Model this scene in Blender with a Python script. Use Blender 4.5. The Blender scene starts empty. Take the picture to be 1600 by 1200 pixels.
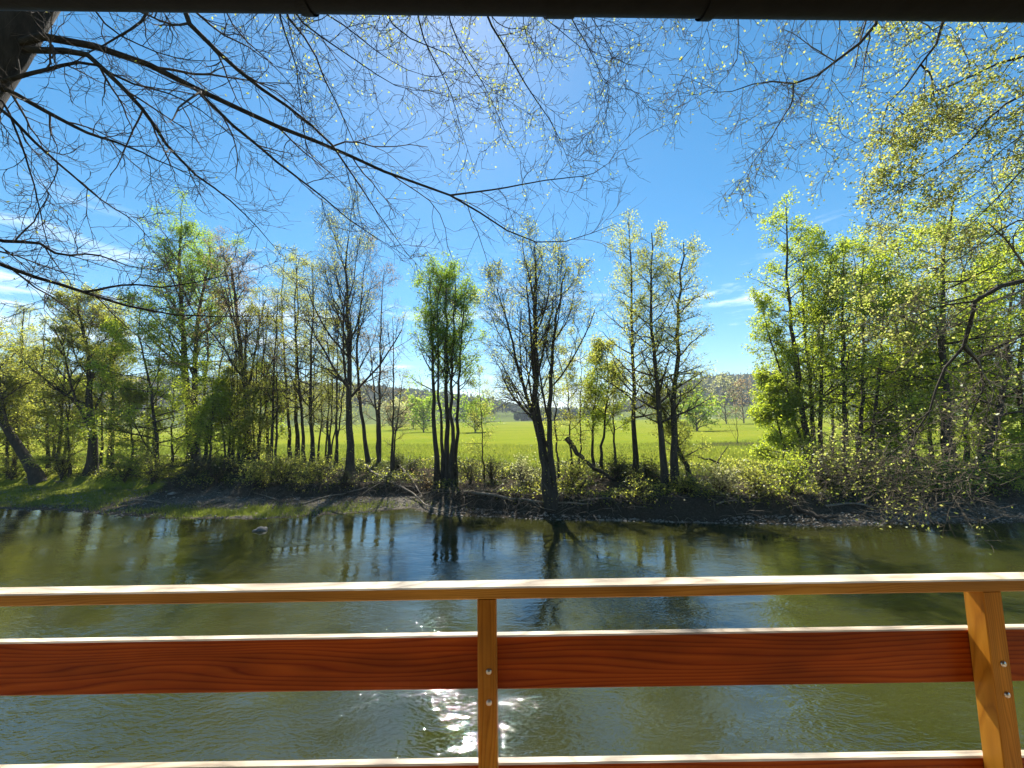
import bpy, math
import numpy as np
from mathutils import Matrix, Vector, noise as mnoise

# ------------------------------------------------------------------ camera, sky, sun, exposure
sc = bpy.context.scene
FPX = 620.0                                   # focal length in photo pixels (1600 wide)
PITCH, ROLL = math.radians(5.47), math.radians(-0.86)
EYE = np.array([0.0, 0.0, 4.0])               # eye 4 m above the water (z = 0)
FW = np.array([0, math.cos(PITCH), math.sin(PITCH)])
UP0 = np.array([0, -math.sin(PITCH), math.cos(PITCH)])
RT0 = np.array([1.0, 0, 0])
RT = math.cos(ROLL) * RT0 + math.sin(ROLL) * UP0
UP = -math.sin(ROLL) * RT0 + math.cos(ROLL) * UP0

cam = bpy.data.cameras.new('camera')
cam.sensor_width = 36.0
cam.lens = 36.0 * FPX / 1600.0
cam.clip_start = 0.05
cam.clip_end = 8000
camo = bpy.data.objects.new('camera', cam)
sc.collection.objects.link(camo)
M = Matrix.Identity(4)
for i in range(3):
    M[i][0], M[i][1], M[i][2], M[i][3] = RT[i], UP[i], -FW[i], EYE[i]
camo.matrix_world = M
sc.camera = camo


def ray(u, v):
    d = FW + RT * (u - 800) / FPX + UP * (600 - v) / FPX
    return d / np.linalg.norm(d)


def at_y(u, v, y):
    d = ray(u, v)
    return EYE + d * (y / d[1])


def at_z(u, v, z):
    d = ray(u, v)
    return EYE + d * ((z - EYE[2]) / d[2])


SUN = ray(706, -42)
SUN_EL, SUN_AZ = math.asin(SUN[2]), math.atan2(SUN[0], SUN[1])

world = bpy.data.worlds.new('World')
sc.world = world
world.use_nodes = True
wn = world.node_tree
wn.nodes.clear()


def N(nt, typ, **kw):
    n = nt.nodes.new(typ)
    for k, val in kw.items():
        if k == 'inp':
            for a, b in val.items():
                n.inputs[a].default_value = b
        else:
            setattr(n, k, val)
    return n


def LK(nt, a, ai, b, bi):
    nt.links.new(a.outputs[ai], b.inputs[bi])


sky = N(wn, 'ShaderNodeTexSky', sky_type='NISHITA', sun_disc=False, sun_elevation=SUN_EL,
        sun_rotation=SUN_AZ, altitude=400, air_density=1.0, dust_density=0.2, ozone_density=2.5)
hs = N(wn, 'ShaderNodeHueSaturation', inp={'Hue': 0.487, 'Saturation': 1.35, 'Value': 1.0})
LK(wn, sky, 0, hs, 'Color')
tc = N(wn, 'ShaderNodeTexCoord')
mp = N(wn, 'ShaderNodeMapping', inp={'Scale': (2.3, 2.3, 13.0), 'Location': (3.1, 0.4, 0.2)})
LK(wn, tc, 'Generated', mp, 0)
cn = N(wn, 'ShaderNodeTexNoise', inp={'Scale': 1.5, 'Detail': 7.0, 'Roughness': 0.62, 'Distortion': 0.25})
LK(wn, mp, 0, cn, 'Vector')
cr = N(wn, 'ShaderNodeValToRGB')
cr.color_ramp.elements[0].position = 0.54
cr.color_ramp.elements[1].position = 0.82
LK(wn, cn, 'Fac', cr, 0)
sx = N(wn, 'ShaderNodeSeparateXYZ')
LK(wn, tc, 'Generated', sx, 0)
band = N(wn, 'ShaderNodeMapRange', interpolation_type='SMOOTHSTEP',
         inp={'From Min': 0.46, 'From Max': 0.16, 'To Min': 0.0, 'To Max': 1.0})
LK(wn, sx, 'Z', band, 0)
cm = N(wn, 'ShaderNodeMath', operation='MULTIPLY')
LK(wn, cr, 0, cm, 0)
LK(wn, band, 0, cm, 1)
mixc = N(wn, 'ShaderNodeMix', data_type='RGBA')
LK(wn, cm, 0, mixc, 'Factor')
LK(wn, hs, 0, mixc, 6)
mixc.inputs[7].default_value = (16.0, 16.2, 16.6, 1)
bg = N(wn, 'ShaderNodeBackground', inp={'Strength': 0.062})
LK(wn, mixc, 2, bg, 'Color')
wo = N(wn, 'ShaderNodeOutputWorld')
LK(wn, bg, 0, wo, 'Surface')

sl = bpy.data.lights.new('sun', 'SUN')
sl.energy = 5.0
sl.angle = math.radians(0.53)
sl.color = (1.0, 0.94, 0.84)
so = bpy.data.objects.new('sun', sl)
sc.collection.objects.link(so)
so.rotation_euler = Vector(SUN).to_track_quat('Z', 'Y').to_euler()

sc.view_settings.view_transform = 'Standard'
sc.view_settings.look = 'None'
sc.view_settings.exposure = 1.5
sc.view_settings.gamma = 1.0
sc.view_settings.use_curve_mapping = False
sc.render.engine = 'CYCLES'
sc.cycles.use_denoising = True
sc.cycles.max_bounces = 7
sc.cycles.transmission_bounces = 4
sc.cycles.transparent_max_bounces = 4
sc.cycles.volume_bounces = 0
sc.cycles.sample_clamp_indirect = 6.0
sc.cycles.caustics_reflective = False
sc.cycles.caustics_refractive = False

# ------------------------------------------------------------------ helpers
COL = sc.collection


def tag(o, label=None, cat=None, group=None, kind=None):
    if label: o['label'] = label
    if cat: o['category'] = cat
    if group: o['group'] = group
    if kind: o['kind'] = kind
    return o


def empty(name, loc):
    o = bpy.data.objects.new(name, None)
    o.empty_display_size = 0.2
    o.location = loc
    COL.objects.link(o)
    return o


def mk(name, V, quads=None, tris=None, mat=None, parent=None, smooth=False, kind=None):
    V = np.asarray(V, dtype=np.float64).reshape(-1, 3)
    if parent is not None:
        V = V - np.array(parent_loc(parent))
    me = bpy.data.meshes.new(name)
    q = np.zeros((0, 4), int) if quads is None else np.asarray(quads).reshape(-1, 4)
    t = np.zeros((0, 3), int) if tris is None else np.asarray(tris).reshape(-1, 3)
    li = np.concatenate([q.ravel(), t.ravel()]).astype(np.int32)
    tot = np.concatenate([np.full(len(q), 4), np.full(len(t), 3)]).astype(np.int32)
    st = np.concatenate([[0], np.cumsum(tot)[:-1]]).astype(np.int32)
    me.vertices.add(len(V))
    me.vertices.foreach_set('co', V.astype(np.float32).ravel())
    me.loops.add(len(li))
    me.loops.foreach_set('vertex_index', li)
    me.polygons.add(len(tot))
    me.polygons.foreach_set('loop_start', st)
    me.polygons.foreach_set('loop_total', tot)
    if smooth:
        me.polygons.foreach_set('use_smooth', np.ones(len(tot), bool))
    me.update(calc_edges=True)
    if mat: me.materials.append(mat)
    o = bpy.data.objects.new(name, me)
    COL.objects.link(o)
    if parent is not None:
        o.parent = parent
    if kind: o['kind'] = kind
    return o


def parent_loc(p):
    l = np.zeros(3)
    while p is not None:
        l = l + np.array(p.location)
        p = p.parent
    return l


def unit(a):
    return a / np.maximum(np.linalg.norm(a, axis=-1, keepdims=True), 1e-9)


def frames(T):
    ref = np.where(np.abs(T[..., 2:3]) > 0.85, np.array([1.0, 0, 0]), np.array([0, 0, 1.0]))
    u = unit(np.cross(T, ref))
    return u, np.cross(T, u)


def tubes(P, R, sides):
    """P [B,n,3], R [B,n] -> verts, quads"""
    B, n, _ = P.shape
    T = unit(np.gradient(P, axis=1))
    mean = unit(P[:, -1] - P[:, 0])[:, None, :] + T * 1e-9
    ref = np.where(np.abs(mean[..., 2:3]) > 0.8, np.array([1.0, 0.13, 0]), np.array([0.1, 0, 1.0]))
    u = unit(np.cross(T, ref + np.zeros_like(T)))
    v = np.cross(T, u)
    a = np.arange(sides) * 2 * math.pi / sides
    V = P[:, :, None, :] + R[:, :, None, None] * (np.cos(a)[None, None, :, None] * u[:, :, None, :]
                                                  + np.sin(a)[None, None, :, None] * v[:, :, None, :])
    idx = np.arange(B * n * sides).reshape(B, n, sides)
    nx = np.roll(idx, -1, axis=2)
    Q = np.stack([idx[:, :-1], nx[:, :-1], nx[:, 1:], idx[:, 1:]], axis=-1).reshape(-1, 4)
    return V.reshape(-1, 3), Q


def join(parts):
    Vs, Qs, o = [], [], 0
    for V, Q in parts:
        Vs.append(V)
        Qs.append(Q + o)
        o += len(V)
    return np.concatenate(Vs), np.concatenate(Qs)


def resample(P, n):
    P = np.asarray(P, float)
    s = np.concatenate([[0], np.cumsum(np.linalg.norm(np.diff(P, axis=0), axis=1))])
    t = np.linspace(0, s[-1], n)
    # catmull-like smoothing: dense linear then box filter
    td = np.linspace(0, s[-1], n * 8)
    D = np.stack([np.interp(td, s, P[:, k]) for k in range(P.shape[1])], 1)
    w = max(3, n * 8 // max(2, (len(P) - 1)) // 2)
    pad = np.concatenate([D[:1] * 2 - D[1:w + 1][::-1], D, D[-1:] * 2 - D[-w - 1:-1][::-1]])
    ker = np.ones(w) / w
    S = np.stack([np.convolve(pad[:, k], ker, 'same')[w:-w] for k in range(P.shape[1])], 1)
    return np.stack([np.interp(t, td, S[:, k]) for k in range(P.shape[1])], 1)


def grow(rng, P, R, n, t0, t1, ang, Lf, rr, trop, wig, npts, rmin=0.003, angj=0.22, tpow=1.0, flat=0.0):
    B, npar, _ = P.shape
    b = np.repeat(np.arange(B), n)
    k = np.tile(np.arange(n), B)
    t = t0 + (t1 - t0) * ((k + rng.random(B * n)) / n) ** tpow
    x = np.clip(t, 0, 0.999) * (npar - 1)
    i = x.astype(int)
    fr = (x - i)[:, None]
    base = P[b, i] * (1 - fr) + P[b, i + 1] * fr
    rad = R[b, i] * (1 - fr[:, 0]) + R[b, i + 1] * fr[:, 0]
    T = unit(P[b, i + 1] - P[b, i])
    plen = np.linalg.norm(np.diff(P, axis=1), axis=2).sum(1)[b]
    az = k * 2.39996 + rng.random(B)[b] * 6.283 + rng.normal(0, 0.5, B * n)
    u, v = frames(T)
    a = ang + rng.normal(0, angj, B * n)
    d = np.cos(a)[:, None] * T + np.sin(a)[:, None] * (np.cos(az)[:, None] * u + np.sin(az)[:, None] * v)
    if flat:
        d[:, 2] *= (1 - flat)
        d = unit(d)
    L = Lf(t, plen) * rng.uniform(0.65, 1.25, B * n)
    step = (L / (npts - 1))[:, None]
    p = base
    out = [p]
    for s in range(npts - 1):
        d = unit(d + np.array([0, 0, trop]) + rng.normal(0, wig, d.shape))
        p = p + d * step
        out.append(p)
    C = np.stack(out, 1)
    r0 = np.maximum(np.minimum(rad * rr, 0.02 * L + rmin), rmin)
    RR = r0[:, None] * np.linspace(1, 0.35, npts)[None, :]
    return C, np.maximum(RR, rmin * 0.7)


def leaf_quads(rng, C, size, up=0.35, aspect=0.62):
    n = len(C)
    a = unit(rng.normal(0, 1, (n, 3)))
    nn = unit(rng.normal(0, 1, (n, 3)) + np.array([0, 0, up * 3]))
    b = unit(np.cross(nn, a))
    a = np.cross(b, nn)
    s = (size * rng.uniform(0.6, 1.3, n))[:, None]
    V = np.stack([C - a * s * .5, C + b * s * .5 * aspect, C + a * s * .5, C - b * s * .5 * aspect], 1)
    return V.reshape(-1, 3), np.arange(n * 4).reshape(-1, 4)


def leaf_tris(rng, C, size, up=0.35):
    n = len(C)
    a = unit(rng.normal(0, 1, (n, 3)))
    nn = unit(rng.normal(0, 1, (n, 3)) + np.array([0, 0, up * 3]))
    b = unit(np.cross(nn, a))
    a = np.cross(b, nn)
    s = (size * rng.uniform(0.6, 1.35, n))[:, None]
    V = np.stack([C - a * s * .4 + b * s * .36, C - a * s * .4 - b * s * .36, C + a * s * .6], 1)
    return V.reshape(-1, 3), np.arange(n * 3).reshape(-1, 3)


def along(rng, P, per, t0, spread):
    B, n, _ = P.shape
    b = np.repeat(np.arange(B), per)
    x = (t0 + (1 - t0) * rng.random(B * per)) * (n - 1) * 0.999
    i = x.astype(int)
    f = (x - i)[:, None]
    return P[b, i] * (1 - f) + P[b, i + 1] * f + rng.normal(0, spread, (B * per, 3))


def box(x0, x1, y0, y1, z0, z1, bev=0.0):
    """eight-corner box with optional chamfer on its long edges (profile in y,z; length in x)"""
    if bev <= 0:
        pr = [(y0, z0), (y1, z0), (y1, z1), (y0, z1)]
    else:
        c = bev
        pr = [(y0 + c, z0), (y1 - c, z0), (y1, z0 + c), (y1, z1 - c), (y1 - c, z1), (y0 + c, z1), (y0, z1 - c), (y0, z0 + c)]
    n = len(pr)
    V = [(x0, a, b) for a, b in pr] + [(x1, a, b) for a, b in pr]
    Q = [(i, (i + 1) % n, n + (i + 1) % n, n + i) for i in range(n)]
    return np.array(V, float), Q, [tuple(range(n))[::-1], tuple(range(n, 2 * n))]


def poly_obj(name, V, faces, mat, parent=None, smooth=False):
    V = np.asarray(V, float)
    if parent is not None: V = V - parent_loc(parent)
    me = bpy.data.meshes.new(name)
    me.from_pydata([tuple(p) for p in V], [], [tuple(int(i) for i in f) for f in faces])
    me.validate()
    if smooth:
        for p in me.polygons: p.use_smooth = True
    if mat: me.materials.append(mat)
    o = bpy.data.objects.new(name, me)
    COL.objects.link(o)
    if parent is not None: o.parent = parent
    return o


# ------------------------------------------------------------------ materials
def newmat(name):
    m = bpy.data.materials.new(name)
    m.use_nodes = True
    nt = m.node_tree
    nt.nodes.clear()
    out = N(nt, 'ShaderNodeOutputMaterial')
    return m, nt, out


def ramp(nt, stops, interp='LINEAR'):
    r = N(nt, 'ShaderNodeValToRGB')
    r.color_ramp.interpolation = interp
    els = r.color_ramp.elements
    while len(els) < len(stops): els.new(0.5)
    for e, (p, c) in zip(els, stops):
        e.position = p
        e.color = (*c, 1)
    return r


def leaf_mat(name, c0, c1, tr0, tr1, trans=0.5):
    m, nt, out = newmat(name)
    g = N(nt, 'ShaderNodeNewGeometry')
    r1 = ramp(nt, [(0, c0), (1, c1)])
    r2 = ramp(nt, [(0, tr0), (1, tr1)])
    LK(nt, g, 'Random Per Island', r1, 0)
    LK(nt, g, 'Random Per Island', r2, 0)
    d = N(nt, 'ShaderNodeBsdfDiffuse')
    LK(nt, r1, 0, d, 'Color')
    t = N(nt, 'ShaderNodeBsdfTranslucent')
    LK(nt, r2, 0, t, 'Color')
    mx = N(nt, 'ShaderNodeMixShader', inp={0: trans})
    LK(nt, d, 0, mx, 1)
    LK(nt, t, 0, mx, 2)
    gl = N(nt, 'ShaderNodeBsdfGlossy', inp={'Roughness': 0.45, 'Color': (0.7, 0.75, 0.65, 1)})
    mx2 = N(nt, 'ShaderNodeMixShader', inp={0: 0.04})
    LK(nt, mx, 0, mx2, 1)
    LK(nt, gl, 0, mx2, 2)
    LK(nt, mx2, 0, out, 'Surface')
    return m


LEAF = {
    'fresh': leaf_mat('leaf_fresh', (.07, .12, .012), (.12, .16, .02), (.34, .46, .025), (.56, .62, .05), .72),
    'green': leaf_mat('leaf_green', (.045, .09, .012), (.08, .12, .018), (.22, .38, .025), (.42, .54, .05), .72),
    'olive': leaf_mat('leaf_olive', (.08, .10, .018), (.12, .12, .03), (.40, .45, .05), (.58, .57, .10), .72),
    'spring': leaf_mat('leaf_spring', (.09, .12, .02), (.13, .12, .03), (.34, .42, .06), (.52, .50, .14), .68),
    'bud': leaf_mat('leaf_bud', (.10, .07, .035), (.12, .10, .05), (.34, .22, .10), (.44, .34, .15), .65),
    'grass': leaf_mat('grass_blade', (.07, .11, .014), (.12, .14, .025), (.16, .22, .02), (.28, .31, .05), .5),
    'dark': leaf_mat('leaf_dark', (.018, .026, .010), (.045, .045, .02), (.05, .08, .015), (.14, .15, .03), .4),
    'pale': leaf_mat('leaf_pale', (.10, .11, .04), (.12, .12, .06), (.42, .44, .16), (.54, .52, .24), .68),
}


def bark_mat(name, c0, c1, scale=6.0):
    m, nt, out = newmat(name)
    tcn = N(nt, 'ShaderNodeTexCoord')
    mpn = N(nt, 'ShaderNodeMapping', inp={'Scale': (1, 1, 0.25)})
    LK(nt, tcn, 'Object', mpn, 0)
    ns = N(nt, 'ShaderNodeTexNoise', inp={'Scale': scale, 'Detail': 8.0, 'Roughness': 0.7})
    LK(nt, mpn, 0, ns, 'Vector')
    r = ramp(nt, [(0.3, c0), (0.7, c1)])
    LK(nt, ns, 'Fac', r, 0)
    b = N(nt, 'ShaderNodeBump', inp={'Strength': 0.8, 'Distance': 0.03})
    LK(nt, ns, 'Fac', b, 'Height')
    p = N(nt, 'ShaderNodeBsdfPrincipled', inp={'Roughness': 0.9})
    p.inputs['Specular IOR Level'].default_value = 0.2
    LK(nt, r, 0, p, 'Base Color')
    LK(nt, b, 0, p, 'Normal')
    LK(nt, p, 0, out, 'Surface')
    return m


BARK = bark_mat('bark_dark', (.022, .018, .014), (.075, .062, .048))
BARKD = bark_mat('bark_near', (.010, .008, .006), (.045, .036, .027), 9.0)
BARKG = bark_mat('bark_grey', (.04, .036, .03), (.13, .115, .09))
TWIG = bark_mat('bark_twig', (.035, .026, .02), (.085, .065, .048), 3.0)
TWIGL = bark_mat('bark_twig_pale', (.09, .075, .055), (.17, .14, .10), 3.0)
DEAD = bark_mat('dead_wood', (.10, .085, .065), (.26, .22, .17), 5.0)


def wood_mat(name, dark, mid, light, ring=26.0, tilt=0.035, cz=0.0, rough=0.42, seed=0.0, vertical=False, spec=.35):
    m, nt, out = newmat(name)
    tcn = N(nt, 'ShaderNodeTexCoord')
    src = (tcn, 'Object')
    if vertical:
        sw = N(nt, 'ShaderNodeMapping', inp={'Rotation': (0, math.radians(90), 0)})
        LK(nt, tcn, 'Object', sw, 0)
        src = (sw, 0)
    oi = N(nt, 'ShaderNodeObjectInfo')
    off = N(nt, 'ShaderNodeVectorMath', operation='SCALE')
    off.inputs[0].default_value = (1.7, 0.0, 0.06)
    LK(nt, oi, 'Random', off, 'Scale')
    ad = N(nt, 'ShaderNodeVectorMath', operation='ADD')
    LK(nt, src[0], src[1], ad, 0)
    LK(nt, off, 0, ad, 1)
    # slow wander of the pith: cathedral figure
    mw = N(nt, 'ShaderNodeMapping', inp={'Scale': (.62, 2.0, 6.0), 'Location': (seed, seed, 0)})
    LK(nt, ad, 0, mw, 0)
    wn1 = N(nt, 'ShaderNodeTexNoise', inp={'Scale': 1.6, 'Detail': 2.0, 'Roughness': 0.5})
    LK(nt, mw, 0, wn1, 'Vector')
    mf = N(nt, 'ShaderNodeMapping', inp={'Scale': (3.0, 30.0, 60.0)})
    LK(nt, ad, 0, mf, 0)
    wn2 = N(nt, 'ShaderNodeTexNoise', inp={'Scale': 1.0, 'Detail': 4.0, 'Roughness': 0.6})
    LK(nt, mf, 0, wn2, 'Vector')
    sp = N(nt, 'ShaderNodeSeparateXYZ')
    LK(nt, ad, 0, sp, 0)
    # distance from a slanted pith line : d = sqrt((z-cz)^2 + (y+tilt*x)^2) approximated through length
    mz = N(nt, 'ShaderNodeMath', operation='MULTIPLY_ADD', inp={1: 1.0, 2: -cz})
    LK(nt, sp, 'Z', mz, 0)
    my = N(nt, 'ShaderNodeMath', operation='MULTIPLY_ADD', inp={1: tilt})
    LK(nt, sp, 'X', my, 0)
    LK(nt, sp, 'Y', my, 2)
    z2 = N(nt, 'ShaderNodeMath', operation='MULTIPLY')
    LK(nt, mz, 0, z2, 0); LK(nt, mz, 0, z2, 1)
    y2 = N(nt, 'ShaderNodeMath', operation='MULTIPLY')
    LK(nt, my, 0, y2, 0); LK(nt, my, 0, y2, 1)
    s2 = N(nt, 'ShaderNodeMath', operation='ADD')
    LK(nt, z2, 0, s2, 0); LK(nt, y2, 0, s2, 1)
    sq = N(nt, 'ShaderNodeMath', operation='SQRT')
    LK(nt, s2, 0, sq, 0)
    w1 = N(nt, 'ShaderNodeMath', operation='MULTIPLY_ADD', inp={1: 0.15})
    LK(nt, wn1, 'Fac', w1, 0)
    LK(nt, sq, 0, w1, 2)
    w2 = N(nt, 'ShaderNodeMath', operation='MULTIPLY_ADD', inp={1: 0.006})
    LK(nt, wn2, 'Fac', w2, 0)
    LK(nt, w1, 0, w2, 2)
    fr = N(nt, 'ShaderNodeMath', operation='MULTIPLY', inp={1: ring * 6.0})
    LK(nt, w2, 0, fr, 0)
    fc = N(nt, 'ShaderNodeMath', operation='FRACT')
    LK(nt, fr, 0, fc, 0)
    r = ramp(nt, [(0.0, mid), (0.55, light), (0.86, dark), (1.0, mid)])
    LK(nt, fc, 0, r, 0)
    # blotchy glaze
    bl = N(nt, 'ShaderNodeTexNoise', inp={'Scale': 3.0, 'Detail': 3.0})
    mb = N(nt, 'ShaderNodeMapping', inp={'Scale': (0.8, 3.0, 3.0)})
    LK(nt, ad, 0, mb, 0)
    LK(nt, mb, 0, bl, 'Vector')
    rb = ramp(nt, [(0.28, (.5, .45, .4)), (0.5, (.9, .88, .85)), (0.72, (1.15, 1.2, 1.25))])
    LK(nt, bl, 'Fac', rb, 0)
    fb = ramp(nt, [(0.3, (.8, .8, .8)), (0.75, (1.08, 1.08, 1.08))])
    LK(nt, wn2, 'Fac', fb, 0)
    mu = N(nt, 'ShaderNodeMix', data_type='RGBA', blend_type='MULTIPLY', inp={'Factor': 1.0})
    LK(nt, r, 0, mu, 6); LK(nt, rb, 0, mu, 7)
    mu2 = N(nt, 'ShaderNodeMix', data_type='RGBA', blend_type='MULTIPLY', inp={'Factor': 1.0})
    LK(nt, mu, 2, mu2, 6); LK(nt, fb, 0, mu2, 7)
    bp = N(nt, 'ShaderNodeBump', inp={'Strength': 0.25, 'Distance': 0.002})
    LK(nt, wn2, 'Fac', bp, 'Height')
    p = N(nt, 'ShaderNodeBsdfPrincipled', inp={'Roughness': rough})
    p.inputs['Specular IOR Level'].default_value = spec
    LK(nt, mu2, 2, p, 'Base Color')
    LK(nt, bp, 0, p, 'Normal')
    LK(nt, p, 0, out, 'Surface')
    return m


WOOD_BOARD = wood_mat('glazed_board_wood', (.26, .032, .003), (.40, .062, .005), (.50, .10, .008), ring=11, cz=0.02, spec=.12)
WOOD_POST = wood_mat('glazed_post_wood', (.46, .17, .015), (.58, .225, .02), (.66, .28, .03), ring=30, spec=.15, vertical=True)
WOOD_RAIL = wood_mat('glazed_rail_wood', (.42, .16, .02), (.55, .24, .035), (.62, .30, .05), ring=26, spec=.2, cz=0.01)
WOOD_WORN_GLARE = wood_mat('weathered_glare_wood', (.42, .34, .24), (.60, .51, .38), (.68, .60, .47), ring=30, rough=.55)  # weathered wood tone, lightened to carry the sun glare on upward faces
WOOD_DECK = wood_mat('deck_wood', (.34, .24, .14), (.44, .32, .20), (.50, .38, .25), ring=20)


def simple(name, c, rough=0.6, metal=0.0, noise=0.0, nscale=8.0, spec=0.5):
    m, nt, out = newmat(name)
    p = N(nt, 'ShaderNodeBsdfPrincipled', inp={'Roughness': rough, 'Metallic': metal, 'Base Color': (*c, 1)})
    p.inputs['Specular IOR Level'].default_value = spec
    if noise:
        tcn = N(nt, 'ShaderNodeTexCoord')
        ns = N(nt, 'ShaderNodeTexNoise', inp={'Scale': nscale, 'Detail': 6.0})
        LK(nt, tcn, 'Object', ns, 'Vector')
        r = ramp(nt, [(0.3, tuple(x * (1 - noise) for x in c)), (0.7, tuple(min(1, x * (1 + noise)) for x in c))])
        LK(nt, ns, 'Fac', r, 0)
        LK(nt, r, 0, p, 'Base Color')
        b = N(nt, 'ShaderNodeBump', inp={'Strength': 0.3, 'Distance': 0.01})
        LK(nt, ns, 'Fac', b, 'Height')
        LK(nt, b, 0, p, 'Normal')
    LK(nt, p, 0, out, 'Surface')
    return m


STEEL = simple('bolt_steel', (.62, .60, .56), 0.28, 1.0)
GUTTER = simple('gutter_paint', (.007, .0065, .007), 0.6, 0.0, 0.3, 20, 0.08)
ROOFM = simple('roof_boards', (.10, .07, .05), 0.8, 0, 0.3, 5)
PLASTER = simple('plaster', (.45, .40, .33), 0.9, 0, 0.15, 4)
CONC = simple('concrete', (.25, .24, .22), 0.9, 0, 0.25, 5)
STONE = simple('stone', (.10, .095, .085), 0.7, 0, 0.5, 12)
PEBBLE = simple('pebble', (.17, .155, .135), 0.9, 0, 0.5, 3)

# ------------------------------------------------------------------ terrain
WL_PX = [(-500, 770), (0, 797), (80, 798), (150, 804), (250, 811), (400, 812), (470, 808), (560, 802), (640, 795), (690, 806),
         (780, 808), (860, 812), (1000, 814), (1150, 818), (1230, 820), (1290, 824), (1400, 819), (1600, 817), (2200, 800)]
WL = np.array([at_z(u, v, 0)[:2] for u, v in WL_PX])
WL = WL[np.argsort(WL[:, 0])]


def wline(x):
    y = np.interp(x, WL[:, 0], WL[:, 1])
    y = np.where(x < WL[0, 0], WL[0, 1] + (WL[0, 0] - x) * 0.10, y)
    y = np.where(x > WL[-1, 0], WL[-1, 1] - (x - WL[-1, 0]) * 0.02, y)
    return y


FLX = np.array([-60, -26, -15, -9, -5, -2.5, 0, 7.5, 9.5, 13, 20, 60])
FLW = np.array([6.0, 5.4, 4.2, 3.6, 2.2, 0.8, 0.35, 0.12, 0.5, 1.2, 2.0, 3.0])


def sstep(a, b, x):
    t = np.clip((x - a) / (b - a), 0, 1)
    return t * t * (3 - 2 * t)


def nz(x, y, s, seed=0.0):
    """cheap smooth pseudo-noise from summed sines"""
    r = 0
    for k, (a, b, c) in enumerate([(1.0, .7, .3), (-.6, 1.13, 1.7), (1.71, -.9, 4.1), (.37, 1.9, 2.2), (-1.3, -1.6, .9)]):
        r = r + np.sin((a * x + b * y) / s * (1 + .23 * k) + c * 3 + seed * (k + 1)) / (1 + .3 * k)
    return r / 3.2


def ground_z(x, y):
    x = np.asarray(x, float); y = np.asarray(y, float)
    s = y - wline(x)
    fl = np.interp(x, FLX, FLW)
    bed = -0.9 * (1 - np.exp(np.minimum(s, 0) / 2.2))
    z = np.where(s < 0, bed, 0.0)
    z = z + sstep(0, 1, s / np.maximum(fl, .3)) * 0.22
    rise = sstep(0, 1, (s - fl) / .45)
    z = z + rise * 0.60 + sstep(0, 6, s - fl - .5) * 0.45
    z = z + (s > 0) * np.minimum(s, 3) / 3 * nz(x, y, 1.1) * 0.06 + sstep(4, 12, s) * nz(x, y, 7.0, 2) * 0.12
    z = z + sstep(60, 420, s) * 3.2
    # near bank under the veranda
    n = 3.0 - y + 0.25 * nz(x, 0 * y, 2.0, 5)
    zn = -0.9 * (1 - np.exp(np.minimum(n, 0) / 1.2)) + sstep(0, 1.6, n) * 1.5 + sstep(1.4, 9, n) * 0.9
    z = np.where(y < 9, np.maximum(zn, -0.9), z)
    return z


def hit_ground(u, v):
    d = ray(u, v)
    ts = np.linspace(5, 900, 18000) if d[2] < 0 else np.linspace(5, 300, 2)
    P = EYE[None, :] + d[None, :] * ts[:, None]
    P = P[P[:, 1] > 9.5]
    g = ground_z(P[:, 0], P[:, 1])
    k = np.argmax(P[:, 2] <= g)
    q = P[k].copy()
    q[2] = g[k]
    return q


def axis(breaks):
    out = []
    for a, b, st in breaks:
        out += list(np.arange(a, b, st))
    return np.array(out)


xs = axis([(-2500, -400, 150), (-400, -120, 20), (-120, -45, 4), (-45, 45, .45), (45, 120, 4), (120, 400, 20), (400, 2501, 150)])
ys = axis([(-1200, -40, 120), (-40, -6, 4), (-6, 9, .5), (9, 14, 1.0), (14, 22, .22), (22, 32, .5), (32, 60, 1.0), (60, 200, 6), (200, 600, 25), (600, 3001, 200)])
X, Y = np.meshgrid(xs, ys)
Z = ground_z(X, Y)
ny, nx_ = X.shape
idx = np.arange(ny * nx_).reshape(ny, nx_)
Q = np.stack([idx[:-1, :-1], idx[:-1, 1:], idx[1:, 1:], idx[1:, :-1]], -1).reshape(-1, 4)

gm, nt, out = newmat('ground')
at = N(nt, 'ShaderNodeAttribute', attribute_name='cover')
tcn = N(nt, 'ShaderNodeTexCoord')
n1 = N(nt, 'ShaderNodeTexNoise', inp={'Scale': 0.9, 'Detail': 9.0, 'Roughness': 0.7})
n2 = N(nt, 'ShaderNodeTexNoise', inp={'Scale': 14.0, 'Detail': 6.0, 'Roughness': 0.7})
n3 = N(nt, 'ShaderNodeTexNoise', inp={'Scale': 0.035, 'Detail': 5.0, 'Roughness': 0.6})
for q in (n1, n2, n3): LK(nt, tcn, 'Object', q, 'Vector')
earth = ramp(nt, [(0.3, (.022, .018, .013)), (0.55, (.05, .042, .030)), (0.75, (.10, .09, .07))])
LK(nt, n2, 'Fac', earth, 0)
grass = ramp(nt, [(0.32, (.075, .115, .013)), (0.47, (.14, .175, .018)), (0.58, (.18, .19, .023)), (0.7, (.22, .20, .045))])
mixn = N(nt, 'ShaderNodeMath', operation='MULTIPLY_ADD', inp={1: 0.5})
LK(nt, n1, 'Fac', mixn, 0)
hf = N(nt, 'ShaderNodeMath', operation='MULTIPLY', inp={1: 0.5})
LK(nt, n3, 'Fac', hf, 0)
LK(nt, hf, 0, mixn, 2)
LK(nt, mixn, 0, grass, 0)
thr = N(nt, 'ShaderNodeMath', operation='ADD')
nn = N(nt, 'ShaderNodeMath', operation='MULTIPLY_ADD', inp={1: 0.9, 2: -0.45})
LK(nt, n1, 'Fac', nn, 0)
LK(nt, at, 'Fac', thr, 0); LK(nt, nn, 0, thr, 1)
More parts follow.
